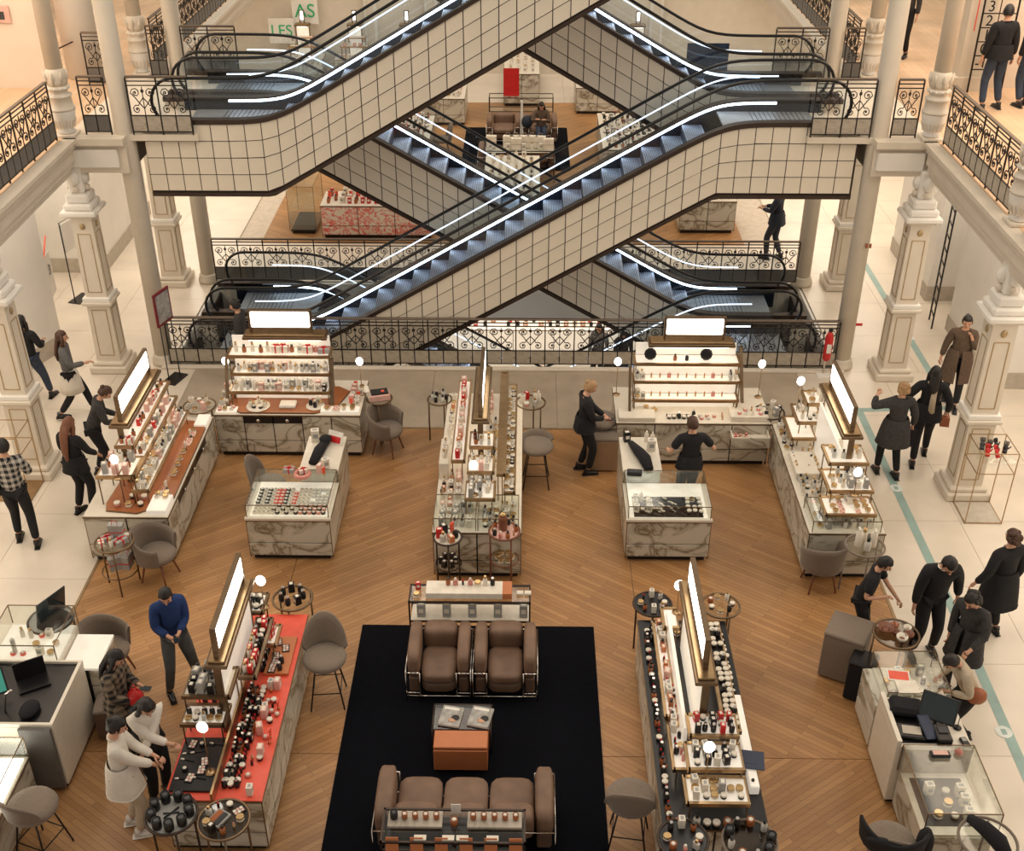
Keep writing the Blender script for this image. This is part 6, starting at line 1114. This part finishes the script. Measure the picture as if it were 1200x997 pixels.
    if coat:        # skirt of the coat, a flaring open-fronted ring hanging from the waist
        n = 22; rings = []; FL = .078*min(1., .35 + coat/.45); cz = max(.45, .95-coat); 
        for j in range(6):
            f = j/5; zz = 1.12 - (1.12-cz)*f; c = up((0, 0, 1.12))*(1-f) + Vector((0, (lf[1]+rf[1])/2*.4, cz))*f
            for k in range(n+1):
                a = R(97 + 346*k/n); w_ = 1 + .04*math.sin(5*a)*f; rings.append((c.x + (.146+FL*f**.55)*B*w_*math.cos(a), c.y + (.116+FL*f**.55)*B*w_*math.sin(a), c.z if j else c.z))
        fs = [(j*(n+1)+k, j*(n+1)+k+1, (j+1)*(n+1)+k+1, (j+1)*(n+1)+k) for j in range(5) for k in range(n)]; X.add(rings, fs, tm, True)
        X.tube([Vector(rings[5*(n+1)+k]) for k in range(n+1)], .008, tm, 5)
    X.tube([nk + Lr @ Vector((.062*math.cos(a*.628), .055*math.sin(a*.628), -.03 - .015*math.sin(a*.628))) for a in range(10)], .016, tm, 6, closed=True)
    skin_job('top', V, E, r, tm, t, 1, X)
    V = [P + Vector((0, 0, .03))]; r = [(.132,.108)]; E = []
    for (H, kn, a) in lg:
        k = len(V); end = kn*.08 + a*.92; V += [H, (H+kn)/2, kn, (kn+a)/2, end]; r += [.104, .098, .076, .068, .058]; E += [(0, k)] + [(k+i, k+i+1) for i in range(4)]
    skin_job('trousers', V, E, r, M[legs], t, 1)
    for (H, kn, a), F_ in zip(lg, (lf, rf)):
        fz = F_[2] if len(F_) > 2 else 0.; q = MB(); fx, fy = a.x, a.y
        q.tube([(fx, fy-.075, .035+fz), (fx, fy-.02, .055+fz), (fx, fy+.06, .045+fz), (fx, fy+.14, .032+fz), (fx, fy+.175, .026+fz)], [.030, .044, .044, .040, .022], M[shoe], 10, flat=.75)
        q.box(fx-.042, fy-.10, fz, fx+.042, fy+.18, .018+fz, M['white' if shoe == 'shoe_w' else 'black'], .01); q.tube([(fx, fy-.03, .05+fz), (fx, fy-.02, .12+fz)], [.042, .044], M[shoe], 10); q.build('shoe', t)
    if scarf: q = MB(); q.tube([nk + Lr @ Vector((.075*math.cos(a*.52), .07*math.sin(a*.52), -.03)) for a in range(12)], .032, M[scarf], 8, closed=True); q.tube([nk + Lr @ Vector((.03, -.085, -.05)), nk + Lr @ Vector((.02, -.155, -.3)), nk + Lr @ Vector((.03, -.155, -.55))], [.04, .05, .055], M[scarf], 8, flat=.3); q.build('scarf', t)
    if collar: q = MB(); q.tube([nk + Lr @ Vector((.07*math.cos(a*.6), .06*math.sin(a*.6), -.02)) for a in range(-2, 8)], .012, M[collar], 6); q.build('collar', t)
    if skirt:
        q = MB(); q.lathe([(.13, 1.0), (.16, .93), (.19, .7), (.21, .55), (.2, .55), (.15, .9)], M[skirt], 20); q.build('skirt', t)
    t['arms'] = 0; del t['arms']; return t, arms
def held(label, name, cat, t, arms, side, fn):     # a thing in the hand stays top-level
    w_ = arms[side][2]; e = arms[side][1]; d = (w_-e).normalized(); p = w_ + d*.10; s = t.scale[0]; c, s_ = math.cos(t.rotation_euler.z), math.sin(t.rotation_euler.z)
    q = MB(); fn(q); return q.build(name, None, (t.location.x + s*(c*p.x - s_*p.y), t.location.y + s*(s_*p.x + c*p.y), t.location.z + s*p.z), t.rotation_euler.z, label=label, cat=cat)
def phone_fn(q): q.box(-.037, -.07, 0, .037, .07, .009, M['black'], .003); q.box(-.032, -.062, .009, .032, .062, .0095, M['screen'])
def bag_fn(m, w=.15, h=.24): return lambda q: (q.prism([(-w, -h), (w, -h), (w*.85, 0), (-w*.85, 0)], -.05, .05, M[m], ax=1), q.tube([(-w*.5, 0, 0), (-w*.4, 0, .12), (w*.4, 0, .12), (w*.5, 0, 0)], .008, M[m], 6))
def P_(*a, **k): return person(*a, **k)
t, A = P_(-7.34, 13.78, 12, 'man in black and white check shirt holding a phone', 'plaid', 'c_black', 'hair_b', 0, h=1.78, la=(-.10, .28, 1.22), ra=(.12, .27, 1.22), lf=(-.12, .10), rf=(.16, -.12), shoe='black', bulk=1.08); held('phone held up by the man in the check shirt', 'phone', 'phone', t, A, 1, phone_fn)
q = MB(); q.box(-.07, -.11, -.09, .07, .11, .09, M['c_black'], .03); q.tube([(0, 0, .08), (.12, 0, .3), (.3, 0, .52)], .012, M['c_black'], 5); q.build('shoulder_bag', None, (-7.56, 13.72, .98), label='small black bag at the hip of the check-shirted man', cat='bag')
t, A = P_(-8.62, 17.85, -12, 'woman in black leather jacket and blue jeans walking away on the left', 'c_black', 'c_jean', 'hair_b', 2, h=1.72, lf=(-.08, -.26), rf=(.10, .26), la=(-.22, .1, .95), ra=(.15, .28, 1.15), nod=0); q = MB(); q.ell((0, 0, 0), .13, .09, .15, M['c_black'], 10, 7); q.build('shoulder_bag', None, (-8.84, 17.72, 1.05), label='black shoulder bag of the woman in blue jeans', cat='bag')
t, A = P_(-7.78, 17.40, -75, 'long-haired woman in grey cardigan and pale skirt striding right', 'c_grey', 'c_black', 'hair_br', 2, h=1.66, lf=(-.06, .30), rf=(.08, -.28, .05), la=(-.2, -.1, .95), ra=(.2, .34, 1.18), nod=0, skirt='c_white')
P_(-6.78, 15.55, -70, 'dark-haired woman in charcoal jumper leaning over the left counter', 'c_char', 'c_black', 'hair_br', 0, h=1.68, lean=22, la=(-.12, .42, 1.05), ra=(.1, .45, 1.05), nod=30, bun=True)
P_(-6.72, 14.55, -25, 'woman with long brown hair in black behind the left counter', 'c_black', 'c_black', 'hair_a', 3, h=1.68, la=(-.18, .2, .98), ra=(.18, .3, 1.0), nod=18, coat=.12)
t, A = P_(-4.28, 10.84, -150, 'man in royal blue jumper and grey jeans looking at his phone', 'c_blue', 'c_greyj', 'hair_b', 0, h=1.66, la=(-.02, .27, 1.12), ra=(.10, .28, 1.12), lf=(-.22, -.02), rf=(.2, .1), nod=28, turn=-15, bulk=1.1, shoe='black'); held('phone in the hands of the man in blue', 'phone', 'phone', t, A, 0, phone_fn)
t, A = P_(-4.60, 9.70, -95, 'woman with long black hair in a dark tartan shirt reading her phone', 'plaid2', 'c_black', 'hair_b', 2, h=1.66, la=(-.04, .28, 1.16), ra=(.1, .25, 1.05), nod=28, coat=.1, bulk=1.08); held('phone in the hand of the tartan-shirted woman', 'phone', 'phone', t, A, 0, phone_fn)
q = MB(); q.ell((0, 0, 0), .10, .08, .13, M['red'], 10, 7); q.tube([(-.05, 0, .1), (0, 0, .2), (.05, 0, .1)], .01, M['red'], 5); q.build('red_bag', None, (-4.36, 9.60, 1.02), label='bright red bag held by the tartan-shirted woman', cat='bag')
t, A = P_(-4.10, 9.10, -140, 'woman in white sweater and black gilet stretching her hand out', 'c_white', 'c_black', 'hair_b', 2, h=1.68, la=(.28, .36, .95), ra=(-.10, .40, 1.12), nod=25, lean=12)
q = MB(); q.lathe([(.135, 1.42), (.16, 1.25), (.155, 1.05), (.17, .85), (.165, .85), (.14, 1.3)], M['c_black'], 20, sy=.85); q.build('gilet', t)
P_(-4.24, 8.62, -75, 'woman in white jacket and pale trousers holding a bottle', 'c_white', 'c_beige', 'hair_b', 0, h=1.70, la=(-.0, .36, 1.1), ra=(.06, .36, 1.02), nod=22, bun=True, shoe='shoe_w', coat=.22, bulk=1.05)
t, A = P_(.93, 15.78, -80, 'blonde woman in black shirt and trousers with a phone', 'c_black', 'c_black', 'hair_bl', 0, h=1.70, la=(.05, .32, 1.08), ra=(.12, .30, 1.08), nod=28, bun=True, coat=.10, bulk=1.02); held('white phone held by the blonde woman in black', 'phone', 'phone', t, A, 0, phone_fn)
P_(2.45, 14.66, 8, 'assistant in black T-shirt seen from behind at the right tester counter', 'c_black', 'c_black', 'hair_br', 0, h=1.70, la=(-.30, .22, 1.08), ra=(.34, .18, 1.15), nod=12, short=True, coat=.08)
P_(4.30, 11.66, 245, 'assistant in black T-shirt reaching towards the brown bowls', 'c_black', 'c_black', 'hair_b', 0, h=1.60, la=(-.1, .45, 1.0), ra=(.15, .28, 1.15), nod=20, short=True, lean=14)
P_(5.15, 11.60, 185, 'man in black bomber jacket with white piping looking down', 'c_black', 'c_black', 'hair_b', 0, h=1.80, la=(-.30, .06, .92), ra=(.26, .12, .88), nod=32, lean=14, bulk=1.15, collar='ivory', lf=(-.16, 0), rf=(.14, .05))
P_(5.40, 10.90, 130, 'woman with curly black hair in a grey-black coat at the round table', 'c_char', 'c_black', 'hair_b', .5, h=1.70, la=(-.2, .32, 1.0), ra=(.2, .1, .85), nod=25, coat=.35, lean=10)
P_(5.22, 10.16, 100, 'bent figure in beige jacket leaning on the glass case', 'c_beige', 'c_black', 'hair_b', 0, h=1.55, la=(-.15, .40, .98), ra=(.2, .34, .95), nod=35, lean=30, crouch=.12)
q = MB(); q.ell((0, 0, 0), .12, .09, .11, M['bagbr'], 10, 7); q.tube([(-.1, 0, .05), (.1, .02, .0), (.02, .06, -.1)], .03, M['blackf'], 6); q.build('bundle', None, (5.22, 9.98, .80), label='tan and black bag carried behind the beige jacket', cat='bag')
P_(6.15, 11.95, 20, 'woman in long black coat with sleeves pushed out, back to camera', 'c_black', 'c_black', 'hair_br', .5, h=1.72, la=(-.42, .02, .98), ra=(.2, .0, .9), nod=0, coat=.36, bulk=1.12, lf=(-.10, -.02), rf=(.12, .0))
t, A = P_(5.80, 15.75, 5, 'woman in short charcoal wool coat with a black handbag', 'c_char', 'c_black', 'hair_bl', .5, h=1.70, la=(-.32, .18, 1.45), ra=(.30, .05, .92), nod=0, coat=.30, bulk=1.1, lf=(-.14, .10), rf=(.12, -.10)); held('black handbag of the charcoal-coated woman', 'handbag', 'bag', t, A, 1, bag_fn('blackf', .09, .3))
t, A = P_(6.42, 16.20, -12, 'dark-haired woman in black coat with a beige scarf, walking away', 'c_black', 'c_black', 'hair_b', 1, h=1.74, la=(-.45, .1, 1.05), ra=(.30, .0, .95), nod=0, coat=.12, bulk=1.1, scarf='c_beige', lf=(-.10, -.22), rf=(.12, .22), shoe='black'); held('tan handbag of the woman with the beige scarf', 'handbag', 'bag', t, A, 1, bag_fn('bagbr', .07, .17))
P_(7.50, 18.05, 165, 'woman in knee-length brown tweed coat walking towards the viewer', 'c_brown', 'c_black', 'hair_b', 0, h=1.74, la=(-.12, .12, 1.38), ra=(.30, .0, .88), nod=5, coat=.42, bulk=1.1, lf=(-.08, .22), rf=(.10, -.2), bun=True)
P_(5.50, 24.45, 60, 'bald man in navy suit standing beyond the escalator well', 'c_navy', 'c_navy', 'hair_bl', 0, h=1.76, la=(-.10, .32, 1.15), ra=(.06, .33, 1.15), nod=20, coat=.12, lf=(-.1, .12), rf=(.12, -.12), shoe='black')
P_(8.22, 20.95, 10, 'man in black hooded jacket and blue jeans on the upper gallery', 'c_black', 'c_jean', 'hair_b', 0, h=1.80, la=(-.28, .05, .85), ra=(.28, .02, .82), nod=12, turn=-35, bulk=1.18, z=H1, shoe='black', lf=(-.16, -.05), rf=(.18, .02), coat=.06)
P_(8.88, 21.15, 20, 'dark-clad person cut by right edge on upper gallery', 'c_black', 'c_jean', 'hair_br', 0, h=1.72, z=H1, bulk=1.05)
P_(7.62, 24.6, 150, 'distant dark-clad person at the top right gallery', 'c_char', 'c_black', 'hair_b', 0, h=1.7, z=H1)
P_(.38, 32.5, 180, 'woman in brown jumper sitting in the far hall armchair', 'c_brown', 'c_jean', 'hair_b', 1, h=1.66, la=(-.1, .3, .80), ra=(.14, .32, .82), nod=28, crouch=.46, lf=(-.1, .50), rf=(.12, .55), z=.02); q = MB(); q.ell((0, 0, 0), .16, .14, .18, M['c_navy'], 10, 7); q.build('dark_bag', None, (-.02, 32.55, .62), label='dark bag beside the seated woman in the far armchair', cat='bag')
P_(1.85, 26.6, 160, 'person in grey jumper in the basement below the railing', 'c_grey', 'c_black', 'hair_b', 1, h=1.72, z=-H1, nod=15); P_(2.45, 26.3, 200, 'dark-haired person in black in the basement below the railing', 'c_black', 'c_black', 'hair_b', 1, h=1.74, z=-H1, nod=15)
P_(-5.1, 19.62-.95, 90, 'dark-haired woman partly hidden behind the back left counter sign', 'c_char', 'c_black', 'hair_b', 0, h=1.66, bun=True, nod=15) if True else None
P_(-1.45, 20.15, -90, 'rider in dark clothes high on the upper escalator, cut by top edge', 'c_char', 'c_jean', 'hair_b', 0, h=1.75, z=7.38, nod=5)
# evaluate all skin surfaces in one go and keep plain meshes
dg = bpy.context.evaluated_depsgraph_get()
res = [(o, bpy.data.meshes.new_from_object(o.evaluated_get(dg)), ex, m) for o, ex, m in SK]
for o, me, ex, m in res:
    o.modifiers.clear(); nm = o.name
    if ex:
        nv = len(me.vertices); vs = [v.co[:] for v in me.vertices] + ex.v; fs = [tuple(p.vertices) for p in me.polygons] + [tuple(nv+i for i in f) for f in ex.f]
        m2 = bpy.data.meshes.new(nm); m2.from_pydata(vs, [], fs); m2.materials.append(m); me = m2
    me.polygons.foreach_set('use_smooth', [True]*len(me.polygons)); me.materials.clear(); me.materials.append(m); me.update(); o.data = me
